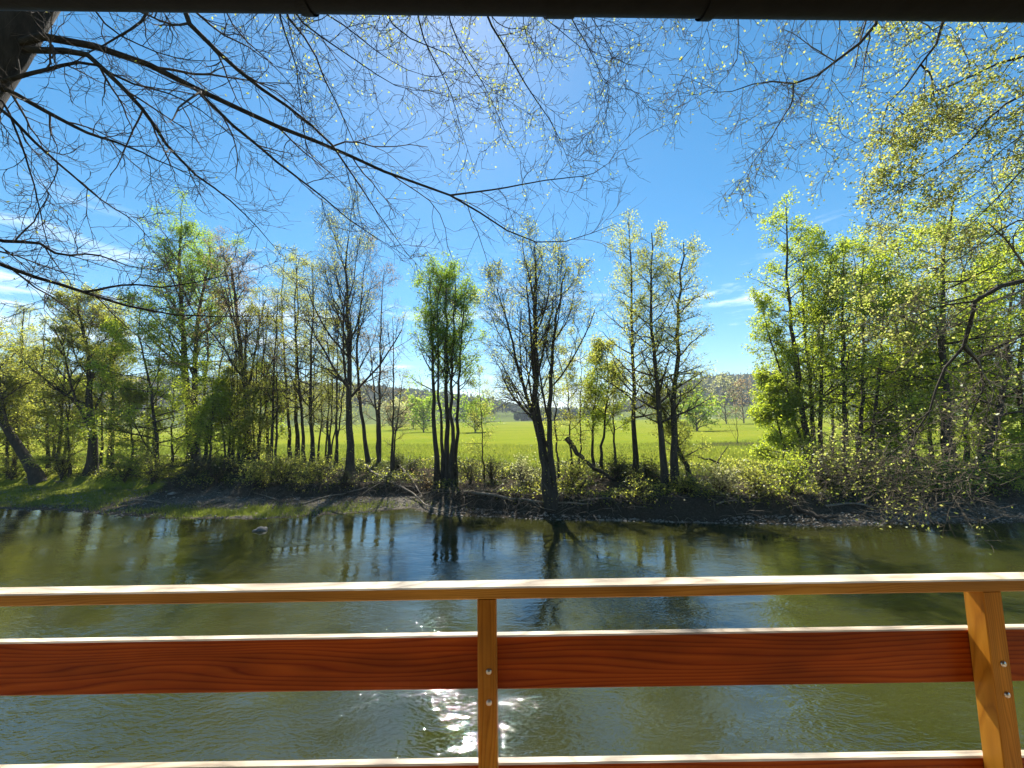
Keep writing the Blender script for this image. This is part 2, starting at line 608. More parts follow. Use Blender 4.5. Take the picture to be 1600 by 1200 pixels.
cl = N(nt, 'ShaderNodeMapRange', interpolation_type='SMOOTHSTEP', inp={'From Min': 0.35, 'From Max': 0.65})
LK(nt, thr, 0, cl, 0)
at2 = N(nt, 'ShaderNodeAttribute', attribute_name='gravel')
grv = ramp(nt, [(0.3, (.045, .04, .032)), (0.52, (.13, .12, .10)), (0.72, (.30, .28, .25))])
LK(nt, n2, 'Fac', grv, 0)
meg = N(nt, 'ShaderNodeMix', data_type='RGBA')
LK(nt, at2, 'Fac', meg, 'Factor'); LK(nt, earth, 0, meg, 6); LK(nt, grv, 0, meg, 7)
mg = N(nt, 'ShaderNodeMix', data_type='RGBA')
LK(nt, cl, 0, mg, 'Factor'); LK(nt, meg, 2, mg, 6); LK(nt, grass, 0, mg, 7)
bp = N(nt, 'ShaderNodeBump', inp={'Strength': 0.9, 'Distance': 0.06})
LK(nt, n2, 'Fac', bp, 'Height')
df = N(nt, 'ShaderNodeBsdfDiffuse')
LK(nt, mg, 2, df, 'Color'); LK(nt, bp, 0, df, 'Normal')
LK(nt, df, 0, out, 'Surface')
ground = mk('ground', np.stack([X, Y, Z], -1), Q, mat=gm, smooth=True, kind='structure')
S = Y - wline(X)
FL = np.interp(X, FLX, FLW)
cover = sstep(5.0, 9.0, S - FL) * 1.0
cover = np.maximum(cover, .62 * sstep(-19, -22.5, X) * sstep(.6, 1.6, S))
cover = np.maximum(cover, .55 * sstep(9, 12, X) * sstep(3.0, 4.5, S - FL))
cover = np.maximum(cover, .58 * np.exp(-((X + 13) / 5.0) ** 2) * sstep(.2, .6, S) * sstep(2.4, 1.4, S))
bare = np.exp(-(((X - 24) / 5.0) ** 2 + ((Y - 44) / 4.0) ** 2))        # bare soil patch in the field
cover = np.where(Y > 9, cover - bare * .9, 0.5)
gv = .75 * sstep(.5, 1.5, FL) * sstep(.05, .3, S) * sstep(.3, -.2, S - FL) * np.clip(.6 + .7 * nz(X, Y, 1.6, 7), 0, 1)
a2 = ground.data.attributes.new('gravel', 'FLOAT', 'POINT')
a2.data.foreach_set('value', gv.ravel().astype(np.float32))
a_ = ground.data.attributes.new('cover', 'FLOAT', 'POINT')
a_.data.foreach_set('value', cover.ravel().astype(np.float32))

# ------------------------------------------------------------------ water
wm, nt, out = newmat('river_water')
tcn = N(nt, 'ShaderNodeTexCoord')


def wnoise(scale, rot, sc3, det, rough=0.55, dist=0.0):
    mpn = N(nt, 'ShaderNodeMapping', inp={'Scale': sc3, 'Rotation': (0, 0, math.radians(rot))})
    LK(nt, tcn, 'Object', mpn, 0)
    q = N(nt, 'ShaderNodeTexNoise', inp={'Scale': scale, 'Detail': det, 'Roughness': rough, 'Distortion': dist})
    LK(nt, mpn, 0, q, 'Vector')
    return q


wa = wnoise(1.0, 12, (0.9, 2.2, 1), 3.0, .5, .4)       # long swell
wb = wnoise(1.0, -22, (3.2, 7.5, 1), 3.0, .55, .6)     # ripples
wc = wnoise(1.0, 30, (11, 22, 1), 2.0, .5)             # fine
patch = wnoise(0.35, 0, (1, 1.8, 1), 2.0, .5, .5)      # where the current ruffles the surface
pr = N(nt, 'ShaderNodeMapRange', interpolation_type='SMOOTHSTEP', inp={'From Min': 0.38, 'From Max': 0.66, 'To Min': 0.22, 'To Max': 1.25})
LK(nt, patch, 'Fac', pr, 0)
h1 = N(nt, 'ShaderNodeMath', operation='MULTIPLY', inp={1: 0.009})
LK(nt, wa, 'Fac', h1, 0)
h2 = N(nt, 'ShaderNodeMath', operation='MULTIPLY_ADD', inp={1: 0.018})
LK(nt, wb, 'Fac', h2, 0)
h3 = N(nt, 'ShaderNodeMath', operation='MULTIPLY_ADD', inp={1: 0.008})
LK(nt, wc, 'Fac', h3, 0); LK(nt, h2, 0, h3, 2)
spw = N(nt, 'ShaderNodeSeparateXYZ')           # the current runs faster along the near bank
LK(nt, tcn, 'Object', spw, 0)
fast = N(nt, 'ShaderNodeMapRange', interpolation_type='SMOOTHSTEP', inp={'From Min': 15.0, 'From Max': 6.0, 'To Min': 0.35, 'To Max': 1.35})
LK(nt, spw, 'Y', fast, 0)
prf = N(nt, 'ShaderNodeMath', operation='MULTIPLY')
LK(nt, pr, 0, prf, 0); LK(nt, fast, 0, prf, 1)
h4 = N(nt, 'ShaderNodeMath', operation='MULTIPLY')
LK(nt, h3, 0, h4, 0); LK(nt, prf, 0, h4, 1)
h5 = N(nt, 'ShaderNodeMath', operation='ADD')
LK(nt, h4, 0, h5, 0); LK(nt, h1, 0, h5, 1)
h2.inputs[2].default_value = 0.0
bmp = N(nt, 'ShaderNodeBump', inp={'Strength': 1.0, 'Distance': 1.0})
LK(nt, h5, 0, bmp, 'Height')
turb = wnoise(0.5, 0, (1, 1.5, 1), 4.0)
tr = ramp(nt, [(0.3, (.019, .021, .0042)), (0.7, (.028, .029, .0075))])
LK(nt, turb, 'Fac', tr, 0)
dfw = N(nt, 'ShaderNodeBsdfDiffuse')
LK(nt, tr, 0, dfw, 'Color')
glw = N(nt, 'ShaderNodeBsdfGlossy', inp={'Roughness': 0.012, 'Color': (1, 1, 1, 1)})
LK(nt, bmp, 0, glw, 'Normal')
frn = N(nt, 'ShaderNodeFresnel', inp={'IOR': 2.0})
LK(nt, bmp, 0, frn, 'Normal')
mxw = N(nt, 'ShaderNodeMixShader')
LK(nt, frn, 0, mxw, 0); LK(nt, dfw, 0, mxw, 1); LK(nt, glw, 0, mxw, 2)
LK(nt, mxw, 0, out, 'Surface')
wx = np.array([-420, 420]); wy = np.array([1.0, 75.0])
mk('river_water', [(wx[0], wy[0], 0), (wx[1], wy[0], 0), (wx[1], wy[1], 0), (wx[0], wy[1], 0)], [(0, 1, 2, 3)], mat=wm, kind='structure')

# ------------------------------------------------------------------ hills with their woods
RIDGE_PX = [(-900, 560), (-300, 575), (0, 585), (300, 595), (500, 600), (600, 606), (700, 616), (760, 627), (850, 641), (940, 640),
            (1010, 618), (1060, 600), (1110, 590), (1170, 588), (1300, 575), (1600, 570), (2200, 540)]
RD = 720.0
RP = np.array([at_y(u, v, RD) for u, v in RIDGE_PX])


def hill_z(x, y):
    xr = x * RD / np.maximum(y, 50)
    hr = np.interp(xr, RP[:, 0], RP[:, 2]) - 9.0
    t = sstep(330, RD, y)
    return 3.4 + (hr - 3.4) * t + nz(x, y, 70, 1) * 3.0 * t


hx = np.linspace(-1900, 1900, 160); hy = np.linspace(318, 1150, 50)
HX, HY = np.meshgrid(hx, hy)
HZ = hill_z(HX, HY) - 60 * sstep(800, 1150, HY) - 2.0 * (HY < 335)
idx = np.arange(HX.size).reshape(HX.shape)
Q = np.stack([idx[:-1, :-1], idx[:-1, 1:], idx[1:, 1:], idx[1:, :-1]], -1).reshape(-1, 4)
hm = simple('hill_grass', (.085, .11, .03), 1.0, 0, 0.35, 0.03, 0.0)
mk('hill', np.stack([HX, HY, HZ], -1), Q, mat=hm, smooth=True, kind='structure')

rng = np.random.default_rng(5)
# wooded slopes: too far away to count, one mass of crowns
phi = (1 + 5 ** .5) / 2
ico = unit(np.array([(-1, phi, 0), (1, phi, 0), (-1, -phi, 0), (1, -phi, 0), (0, -1, phi), (0, 1, phi), (0, -1, -phi), (0, 1, -phi),
                     (phi, 0, -1), (phi, 0, 1), (-phi, 0, -1), (-phi, 0, 1)], float))
icof = np.array([(0, 11, 5), (0, 5, 1), (0, 1, 7), (0, 7, 10), (0, 10, 11), (1, 5, 9), (5, 11, 4), (11, 10, 2), (10, 7, 6), (7, 1, 8),
                 (3, 9, 4), (3, 4, 2), (3, 2, 6), (3, 6, 8), (3, 8, 9), (4, 9, 5), (2, 4, 11), (6, 2, 10), (8, 6, 7), (9, 8, 1)])
nfor = 7500
fy = 380 + 420 * rng.random(nfor) ** 0.8
fx = rng.uniform(-1.5, 1.5, nfor) * fy
keep = (nz(fx, fy, 60, 3) + 1.3 * sstep(400, 640, fy) > 0.45)
fx, fy = fx[keep], fy[keep]
fz = hill_z(fx, fy)
con = rng.random(len(fx)) < 0.35
hgt = rng.uniform(4.0, 7.5, len(fx)) * np.where(con, 1.25, 1.0)
wid = np.where(con, rng.uniform(2.0, 3.0, len(fx)), rng.uniform(3.2, 5.5, len(fx)))
V = ico[None] * (1 + rng.normal(0, .16, (len(fx), 12, 1)))
taper = np.where(con[:, None], 1 - .55 * (V[:, :, 2] + 1) / 2 * 1.3, 1.0)
V = np.stack([V[:, :, 0] * wid[:, None] * taper, V[:, :, 1] * wid[:, None] * taper, V[:, :, 2] * hgt[:, None]], -1)
V += np.stack([fx, fy, fz + hgt * .8], -1)[:, None, :]
T = (icof[None] + (np.arange(len(fx)) * 12)[:, None, None]).reshape(-1, 3)
fm, nt, out = newmat('far_wood')
g = N(nt, 'ShaderNodeNewGeometry')
r = ramp(nt, [(0, (.028, .045, .018)), (.45, (.05, .075, .025)), (.75, (.085, .10, .04)), (1, (.10, .085, .06))])
LK(nt, g, 'Random Per Island', r, 0)
d = N(nt, 'ShaderNodeBsdfDiffuse')
tcn = N(nt, 'ShaderNodeTexCoord')
ns = N(nt, 'ShaderNodeTexNoise', inp={'Scale': 0.7, 'Detail': 4.0})
LK(nt, tcn, 'Object', ns, 'Vector')
b = N(nt, 'ShaderNodeBump', inp={'Strength': 1.0, 'Distance': 2.0})
LK(nt, ns, 'Fac', b, 'Height'); LK(nt, b, 0, d, 'Normal')
LK(nt, r, 0, d, 'Color'); LK(nt, d, 0, out, 'Surface')
tag(mk('woodland', V, None, T, mat=fm, kind='stuff'), 'hazy mixed woodland covering the far hillside', 'woodland')

# ------------------------------------------------------------------ veranda: railing, gutter, roof, deck, wall
K = 1.0 / 0.92                      # fitted for 0.92 m, railing stands 1 m in front of the eye
RY = 1.0
ZT, ZB = 4 - .3646 * K, 4 - .3909 * K                  # handrail top / underside
railing = empty('wooden_railing', (0, RY, 2.62))
tag(railing, 'orange brown wooden veranda railing with one handrail and wide boards', 'railing')
PW = .0225
posts_x = [-2.62, -1.40, -.0636 * K, 1.0575 * K, 2.36]
V, Qf, caps = box(-3.6, 3.9, RY, RY + .047, ZB, ZT, .003)
hr = poly_obj('handrail', V, list(Qf) + caps, WOOD_RAIL, railing)


def worn_glare_top(o):
    # paler upward faces: sun glare put into the colour, over some weathering
    o.data.materials.append(WOOD_WORN_GLARE)
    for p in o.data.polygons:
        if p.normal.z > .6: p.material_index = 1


worn_glare_top(hr)
for px in posts_x:
    V, Qf, caps = box(2.45, ZB - .001, -PW, PW, 0, .045, .002)       # profile, then stand it up
    W = np.stack([px + V[:, 1], RY + .001 + V[:, 2], V[:, 0]], -1)
    po = poly_obj('post', W, list(Qf) + caps, WOOD_POST, railing)
    for zb in (-.5405, -.6035):
        n = 12
        a = np.arange(n) * 2 * math.pi / n
        rings = [(.0068, 0.0), (.0068, -.0016), (.0052, -.0036), (.0026, -.0046)]
        Vb = [(px + .004 + r_ * math.cos(t), RY + .001 + dy, 4 + zb * K + r_ * math.sin(t)) for r_, dy in rings for t in a]
        fb = [(k * n + i, k * n + (i + 1) % n, (k + 1) * n + (i + 1) % n, (k + 1) * n + i) for k in range(3) for i in range(n)]
        fb.append(tuple(range(3 * n, 4 * n)))
        bo = poly_obj('bolt', Vb, fb, STEEL, po, True)
bx = [-3.6] + posts_x + [3.9]
rng = np.random.default_rng(11)
for zt, zb in ((-.4882, -.6040), (-.7606, -.879)):
    for a, b_ in zip(bx[:-1], bx[1:]):
        j = rng.uniform(-.0012, .0012)
        V, Qf, caps = box(a + .001, b_ - .001, RY + .0475, RY + .0695, 4 + zb * K + j, 4 + zt * K + j, .003)
        bo = poly_obj('board', V, list(Qf) + caps, WOOD_BOARD, railing)
        worn_glare_top(bo)

# gutter under the eave, seen from below, and the roof that carries it
GZ = 5.0
gut = empty('roof_gutter', (0, .85, GZ))
tag(gut, 'dark metal rain gutter along the eave across the top', 'gutter')


def gy(x):
    return .851 + .0262 * x


def gutter_trough(x0, x1, rad, dz=0.0):
    n = 14
    a = np.linspace(math.pi, 2 * math.pi, n)
    sec = [(rad * math.cos(t), rad * math.sin(t)) for t in a] + [((rad - .004) * math.cos(t), (rad - .004) * math.sin(t)) for t in a[::-1]]
    m = len(sec)
    Vs = [(x, gy(x) + .012 + y, GZ + rad + z + dz) for x in (x0, x1) for y, z in sec]
    Fs = [(i, (i + 1) % m, m + (i + 1) % m, m + i) for i in range(m)]
    return Vs, Fs


for (x0, x1) in ((-3.6, .112), (.118, 3.6)):
    Vs, Fs = gutter_trough(x0, x1, .065)
    poly_obj('trough', Vs, Fs, GUTTER, gut, True)
Vs, Fs = gutter_trough(.10, .17, .069, -.0035)
poly_obj('joint_sleeve', Vs, Fs, GUTTER, gut, True)
for px in (-1.35, -.49, .505, 1.5):
    Vs, Fs = gutter_trough(px - .014, px + .014, .0705, -.005)
    poly_obj('bracket', Vs, Fs, GUTTER, gut, True)
roof = empty('veranda_roof', (0, -1, GZ))
tag(roof, 'dark boarded veranda roof above the top edge', 'roof')
sl_ = .18
Vr = []
for x in (-4.2, 4.2):
    y0, y1 = gy(x) + .02, -3.4
    Vr += [(x, y0, GZ + .10), (x, y1, GZ + .10 + (y0 - y1) * sl_), (x, y1, GZ + .16 + (y0 - y1) * sl_), (x, y0, GZ + .16)]
poly_obj('roof_panel', Vr, [(0, 1, 2, 3), (4, 7, 6, 5), (0, 4, 5, 1), (1, 5, 6, 2), (2, 6, 7, 3), (3, 7, 4, 0)], ROOFM, roof)
V, Qf, caps = box(-4.2, 4.2, -3.4, 1.10, 2.56, 2.62)
deck = poly_obj('deck', V, list(Qf) + caps, WOOD_DECK)
tag(deck, kind='structure')
V, Qf, caps = box(-4.2, 4.2, -3.6, -3.4, 1.0, 6.0)
wall = poly_obj('house_wall', V, list(Qf) + caps, PLASTER)
tag(wall, 'plastered house wall behind the veranda', 'wall')
V, Qf, caps = box(-4.2, 4.2, .75, 1.05, -.8, 2.555)
rw = poly_obj('retaining_wall', V, list(Qf) + caps, CONC)
tag(rw, 'concrete retaining wall under the veranda', 'wall')

# ------------------------------------------------------------------ trees on the far bank
ARCH = {
    # slim alder poles with fine side twigs and thin foliage
    'alder': dict(n1=34, t0=.22, ang=1.05, L1=lambda t, H: H * .20 * (1.05 - .75 * t), trop1=.04, n2=6, L2=.5, n3=4, L3=.6, per=9, leaf=.07, mat='olive', spread=.10),
    # old tree with rising limbs, almost bare
    'spread': dict(n1=13, t0=.22, ang=.62, L1=lambda t, H: H * .52 * (1.1 - .8 * t), trop1=.10, n2=9, L2=.42, n3=8, L3=.42, per=3, leaf=.07, mat='olive', spread=.10, n4=3),
    'bare': dict(n1=13, t0=.20, ang=.52, L1=lambda t, H: H * .46 * (1.1 - .75 * t), trop1=.13, n2=9, L2=.45, n3=9, L3=.42, per=1, leaf=.07, mat='bud', spread=.08, n4=3),
    # leafy tree with level tiers of leaves
    'leafy': dict(n1=24, t0=.10, ang=1.15, L1=lambda t, H: H * .29 * (1.1 - .7 * t), trop1=.02, n2=7, L2=.5, n3=5, L3=.5, per=15, leaf=.105, mat='fresh', spread=.13, flat=.25),
    'crowned': dict(n1=24, t0=.30, ang=.85, L1=lambda t, H: H * .26 * (1.05 - .6 * t), trop1=.05, n2=8, L2=.5, n3=6, L3=.5, per=13, leaf=.10, mat='green', spread=.12),
    'column': dict(n1=22, t0=.42, ang=.75, L1=lambda t, H: H * .19 * (1.1 - .6 * t), trop1=.06, n2=6, L2=.55, n3=5, L3=.55, per=9, leaf=.085, mat='green', spread=.10),
}
TRIS = 0


def stem_world(pts, y0, rng, dy=0.0, n=14, wig=0.0):
    P = []
    for k, (u, v) in enumerate(pts):
        y = y0 + dy * (k / max(1, len(pts) - 1))
        P.append(at_y(u, v, y))
    P = resample(np.array(P), n)
    if wig:
        w = rng.normal(0, wig, (n, 3)); w[0] = 0; w[:, 2] *= .3
        P = P + w
    return P


def tree(name, label, stems, arch, seed, r=.15, group=None, cat='tree', ivy=0, bark=None, y0=None, dys=None, **over):
    rng = np.random.default_rng(seed)
    A = dict(ARCH[arch]); A.update(over)
    base = hit_ground(*stems[0][0])
    bd = base[1] if y0 is None else y0
    rs = r if isinstance(r, (list, tuple)) else [r] * len(stems)
    PS, RS = [], []
    for k, st in enumerate(stems):
        dy = rng.uniform(-.8, .8) if dys is None else dys[k]
        yb = bd + (0 if k == 0 else rng.uniform(-.35, .35))
        P = stem_world(st, yb, rng, dy, 16, .035)
        P[0, 2] = float(ground_z(P[0, 0], P[0, 1])) - .25
        t = np.linspace(0, 1, 16)
        R = rs[k] * (1 - .86 * t ** .9) * (1 + .55 * np.exp(-t * 16))
        PS.append(P); RS.append(R)
    root = empty(name, tuple(PS[0][0] + np.array([0, 0, .25])))
    tag(root, label, cat, group)
    bk = bark or BARK
    for P, R in zip(PS, RS):
        V, Q = tubes(P[None], R[None], 9)
        mk('trunk', V, Q, mat=bk, parent=root, smooth=True)
    PS, RS = np.array(PS), np.array(RS)
    fl = A.get('flat', 0)
    P1, R1 = grow(rng, PS, RS, A['n1'], A['t0'], .98, A['ang'], A['L1'], .5, A['trop1'], .09, 7, .008, .22, .9, fl)
    P2, R2 = grow(rng, P1, R1, A['n2'], .18, 1.0, .75, lambda t, L: L * A['L2'] * (1.1 - .5 * t), .6, A['trop1'] * .8, .12, 4, .006, .25, 1, fl)
    P3, R3 = grow(rng, P2, R2, A['n3'], .15, 1.0, .75, lambda t, L: L * A['L3'] * (1.1 - .4 * t) + .12, .7, .04, .15, 3, .0045, .3, 1, fl)
    parts = [tubes(P1, R1, 4), tubes(P2, R2, 3), tubes(P3, R3, 3)]
    last = P3
    if A.get('n4'):
        P4, R4 = grow(rng, P3, R3, A['n4'], .2, 1.0, .7, lambda t, L: L * .55 + .08, .8, .06, .12, 2, .0038, .3)
        parts.append(tubes(P4, R4, 3))
        last = P4
    V, Q = join(parts)
    mk('branches', V, Q, mat=A.get('twig', TWIG), parent=root)
    C = [along(rng, last, int(A['per'] * A.get('mul', 1.3)), .1, A['spread'])]
    if not A.get('n4'): C.append(along(rng, P2, max(1, A['per'] // 2), .5, A['spread']))
    C = np.concatenate(C)
    # thin out by clumps so that gaps and dense tufts appear
    dens = nz(C[:, 0] * 1.0 + C[:, 1] * .7, C[:, 2] * 1.3 + C[:, 1] * .4, .55, seed % 17)
    C = C[rng.random(len(C)) < np.clip(.66 + .75 * dens, .08, 1)]
    if ivy:
        b = rng.integers(0, len(PS), ivy)
        x = rng.random(ivy) ** 1.2 * 9.0
        i = x.astype(int); f = (x - i)[:, None]
        pc = PS[b, i] * (1 - f) + PS[b, i + 1] * f
        an = rng.random(ivy) * 6.283
        rr = RS[b, i] + np.abs(rng.normal(.06, .09, ivy))
        C = np.concatenate([C, pc + np.stack([np.cos(an) * rr, np.sin(an) * rr, 0 * an], -1)])
    V, Q = leaf_tris(rng, C, A['leaf'] * 1.0)
    mk('crown', V, None, Q, mat=LEAF[A['mat']], parent=root)
    return root


G1 = 'trees along the far bank'
tree('leaning_tree', 'leaning old tree cut by the left edge, olive spring leaves', [[(62, 752), (30, 700), (0, 650), (-40, 590), (-70, 500)]], 'spread', 1, .33, G1, per=13, leaf=.09)
tree('bank_tree', 'olive crowned tree with flared root base right of the leaning trunk', [[(140, 742), (146, 690), (138, 620), (140, 560), (125, 500), (120, 470)]], 'spread', 2, .30, G1, per=13, leaf=.09)
tree('young_tree', 'slim leafy tree between flared root base and the tall twin trunk', [[(175, 735), (178, 640), (170, 560), (185, 490)]], 'crowned', 3, .12, G1, mat='olive', per=8)
tree('maple_tree', 'dense bright green maple in front of the tall twin trunk', [[(248, 742), (245, 690), (236, 600), (215, 520), (222, 470)]], 'leafy', 4, .13, G1, mat='fresh', mul=1.9, n1=30)
tree('twin_trunk_tree', 'tallest left tree with twin dark trunks and rounded green crown',
     [[(303, 722), (297, 650), (288, 560), (284, 470), (280, 400), (285, 350)], [(306, 722), (303, 640), (305, 560), (312, 480), (325, 420), (330, 385)]],
     'crowned', 5, [.36, .30], G1, ivy=900, n1=30, t0=.36, per=14, mat='green', dys=[.2, -.3])
tree('budding_tree', 'reddish budding tree with thick dark trunk right of twin trunks',
     [[(385, 728), (386, 660), (382, 590), (372, 520), (366, 450), (360, 415)]], 'spread', 6, .30, G1, mat='bud', per=4, ivy=500)
tree('undergrowth_maple', 'low spreading maple with fresh leaves beneath the reddish tree', [[(350, 735), (352, 690), (345, 640), (340, 600)]], 'leafy', 7, .07, G1, n1=20, per=12)
tree('alder_clump', 'pair of straight alder stems left of the many stemmed thicket',
     [[(455, 722), (449, 640), (444, 540), (440, 460), (446, 395)], [(464, 722), (462, 640), (462, 540), (466, 460), (462, 400)]], 'alder', 8, [.13, .16], G1)
tree('stem_thicket', 'thicket of five thin stems left of the big rising tree',
     [[(488, 722), (489, 640), (492, 560), (496, 490)], [(497, 722), (503, 640), (502, 560), (505, 480)], [(508, 724), (512, 650), (520, 570), (524, 500)],
      [(514, 724), (524, 670), (532, 600), (540, 540)], [(492, 720), (484, 650), (478, 580), (474, 520)]], 'alder', 9, .07, G1, n1=16, per=6)
tree('rising_tree', 'big bare tree with thick trunk and fan of rising branches',
     [[(547, 748), (547, 690), (545, 620), (547, 560), (543, 480), (540, 400), (545, 372)], [(560, 640), (540, 600), (525, 560), (505, 500), (485, 440), (478, 405)]][:1],
     'bare', 10, .23, G1, n1=17, per=2, mat='olive', ivy=250)
tree('slanting_tree', 'slender dark tree leaning left against the big rising tree', [[(577, 728), (570, 690), (561, 620), (558, 550), (563, 470), (572, 410)]], 'bare', 11, .14, G1, n1=9, per=2)
tree('forked_tree', 'slim forked tree standing right of the slanting one',
     [[(590, 728), (590, 680), (586, 620), (580, 560), (575, 520)], [(591, 726), (593, 650), (594, 560), (596, 460), (600, 420)]], 'alder', 12, [.10, .12], G1, n1=16, per=3, mat='bud')
tree('column_alder', 'narrow clump of five tall stems with green topped crown, mid photo',
     [[(684, 757), (679, 690), (676, 600), (674, 500), (672, 430)], [(692, 757), (690, 680), (685, 580), (684, 480), (690, 425)],
      [(699, 759), (699, 680), (697, 580), (696, 480), (697, 415)], [(705, 758), (705, 680), (706, 580), (710, 490), (712, 430)],
      [(710, 757), (714, 690), (716, 600), (722, 520), (728, 455)]], 'column', 13, [.15, .10, .16, .13, .12], G1, dys=[.3, -.3, 0, .4, -.2], n1=24, per=8, mat='green')
tree('oak_tree', 'dark gnarled tree at the water edge with wide bare crown',
     [[(862, 788), (855, 740), (846, 680), (838, 640), (838, 560), (835, 470), (836, 385)], [(866, 787), (862, 720), (858, 640), (862, 560), (872, 480), (885, 420)],
      [(858, 785), (845, 700), (830, 640), (808, 570), (792, 500), (775, 450)]],
     'bare', 14, [.22, .16, .14], G1, n1=9, per=2, mat='olive', ivy=400, dys=[.6, -.6, .3])
tree('thin_pole_tree', 'thin young tree rising just right of the dark gnarled tree', [[(893, 740), (890, 660), (886, 580), (884, 520)]], 'alder', 15, .06, G1, n1=20, per=8)
tree('crooked_sapling', 'crooked small tree with fresh green crown, left one of the two behind the poles', [[(926, 735), (925, 690), (927, 640), (934, 600), (930, 560)]], 'crowned', 16, .09, G1, n1=16, per=8, mat='fresh')
tree('crooked_sapling', 'crooked small tree with fresh green crown, right one of the two behind the poles', [[(941, 737), (941, 690), (947, 640), (952, 600), (945, 540)]], 'crowned', 17, .09, G1, n1=16, per=8, mat='olive')
tree('tall_alder', 'straight tall alder pole, leftmost of the three right of centre', [[(992, 742), (991, 660), (989, 560), (986, 450), (983, 346)]], 'alder', 18, .14, G1, n1=44)
tree('tall_alder', 'gently curved tall alder, middle one of the three right of centre', [[(1037, 762), (1036, 700), (1031, 640), (1022, 560), (1017, 460), (1019, 362)]], 'alder', 19, .16, G1, n1=44)
tree('tall_alder', 'thick based tall alder with leaning prop trunk, right of the three', [[(1054, 762), (1053, 690), (1053, 620), (1058, 530), (1064, 450), (1068, 378)],
     [(1094, 784), (1076, 735), (1058, 692), (1040, 650), (1020, 610), (1012, 580)]], 'alder', 20, [.18, .15], G1, n1=40, dys=[.3, .8])
tree('field_sapling', 'thin bare sapling standing alone in the field at right', [[(1155, 716), (1151, 660), (1146, 610)]], 'bare', 21, .05, None, y0=44, n1=8, n2=5, n3=4, per=1)
tree('bright_clump', 'many stemmed bright green tree with bare top, left end of right grove',
     [[(1268, 738), (1256, 660), (1242, 560), (1232, 440), (1228, 320)], [(1276, 742), (1270, 660), (1262, 560), (1252, 450), (1262, 360)],
      [(1284, 742), (1282, 660), (1285, 560), (1290, 460), (1300, 395)], [(1262, 736), (1248, 680), (1226, 600), (1200, 520), (1190, 460)]],
     'alder', 22, [.17, .13, .13, .09], G1, mat='fresh', n1=32, per=12, leaf=.095)
tree('bright_maple', 'low bright yellow green maple bulging left of the right grove', [[(1228, 738), (1222, 690), (1212, 640), (1205, 590)]], 'leafy', 23, .08, G1, n1=26, per=16, leaf=.10, mul=2.2)
tree('grove_tree', 'leafy dark tree with straight stem, second in the right grove', [[(1322, 742), (1322, 650), (1318, 550), (1316, 450), (1322, 370)]], 'leafy', 24, .13, G1, mat='fresh', t0=.25)
tree('grove_tree', 'double stemmed leafy tree in the middle of right grove', [[(1343, 742), (1346, 650), (1350, 540), (1345, 440), (1352, 380)], [(1358, 742), (1366, 660), (1375, 560), (1385, 460), (1380, 400)]],
     'leafy', 25, [.12, .11], G1, mat='fresh', n1=20, per=13)
tree('grove_tree', 'stout dark trunk with high green crown behind the drooping bough', [[(1484, 754), (1480, 680), (1474, 580), (1470, 470), (1478, 380), (1490, 310)]], 'leafy', 26, .22, G1, mat='fresh', t0=.28)
tree('slanted_bank_tree', 'mossy trunk slanting right near the right edge', [[(1512, 748), (1540, 705), (1562, 650), (1572, 580), (1580, 480), (1590, 400)]], 'leafy', 27, .17, G1, mat='fresh', t0=.3)
tree('edge_tree', 'leafy tree cut by the right edge of the photo', [[(1610, 735), (1600, 660), (1592, 580), (1600, 480), (1605, 360)]], 'leafy', 28, .16, G1, mat='fresh', t0=.2)
tree('back_maple', 'fresh green maple filling the gap behind the drooping bough', [[(1425, 740), (1424, 680), (1420, 600), (1425, 520)]], 'leafy', 29, .10, G1, mat='fresh')
tree('left_backing_tree', 'pale leafy tree behind the leaning trunk at far left', [[(75, 735), (72, 660), (66, 580), (70, 500)]], 'leafy', 30, .12, G1, mat='olive', y0=30, mul=1.25)
tree('left_backing_tree', 'loose olive tree between twin trunks and alder pair, set back', [[(418, 715), (416, 640), (412, 560), (420, 480)]], 'leafy', 31, .10, G1, mat='olive', y0=29, per=8, n1=18, mul=1.25)
tree('left_edge_maple', 'dense low maple in the bottom left of the tree line', [[(15, 745), (10, 700), (14, 640), (5, 590)]], 'leafy', 32, .09, G1, mat='olive', per=14, mul=1.25)


# understorey that closes the tree line at both ends
tree('understorey_tree', 'low olive tree filling the gap under the flared tree', [[(110, 738), (108, 700), (104, 650), (100, 600)]], 'leafy', 41, .08, G1, mat='olive', y0=27.5, per=13, mul=1.25)
tree('understorey_tree', 'yellow green young tree between flared base and front maple', [[(205, 735), (207, 690), (200, 640), (206, 600)]], 'leafy', 42, .08, G1, mat='olive', y0=27, per=13, mul=1.25)
tree('understorey_tree', 'small sunlit maple right behind the twin trunks', [[(328, 730), (330, 680), (334, 630), (330, 585)]], 'leafy', 43, .08, G1, mat='fresh', y0=26.5, per=12, mul=1.25)
tree('understorey_tree', 'bushy pale tree behind the reddish budding trunk', [[(400, 728), (404, 680), (408, 640), (402, 600)]], 'leafy', 44, .07, G1, mat='olive', y0=27.5, per=10, mul=1.25)
tree('understorey_tree', 'leafy tree at far left edge behind the low maple', [[(-20, 735), (-18, 680), (-10, 620), (-8, 560)]], 'leafy', 45, .10, G1, mat='olive', y0=28, per=13, mul=1.25)
tree('understorey_tree', 'tall leafy tree backing the right grove on its left side', [[(1300, 728), (1302, 640), (1298, 560), (1304, 470)]], 'leafy', 46, .10, G1, mat='fresh', y0=25, per=12)
tree('understorey_tree', 'deep green backing tree behind middle of right grove', [[(1390, 728), (1392, 640), (1396, 560), (1392, 450)]], 'leafy', 47, .10, G1, mat='fresh', y0=24, per=13)
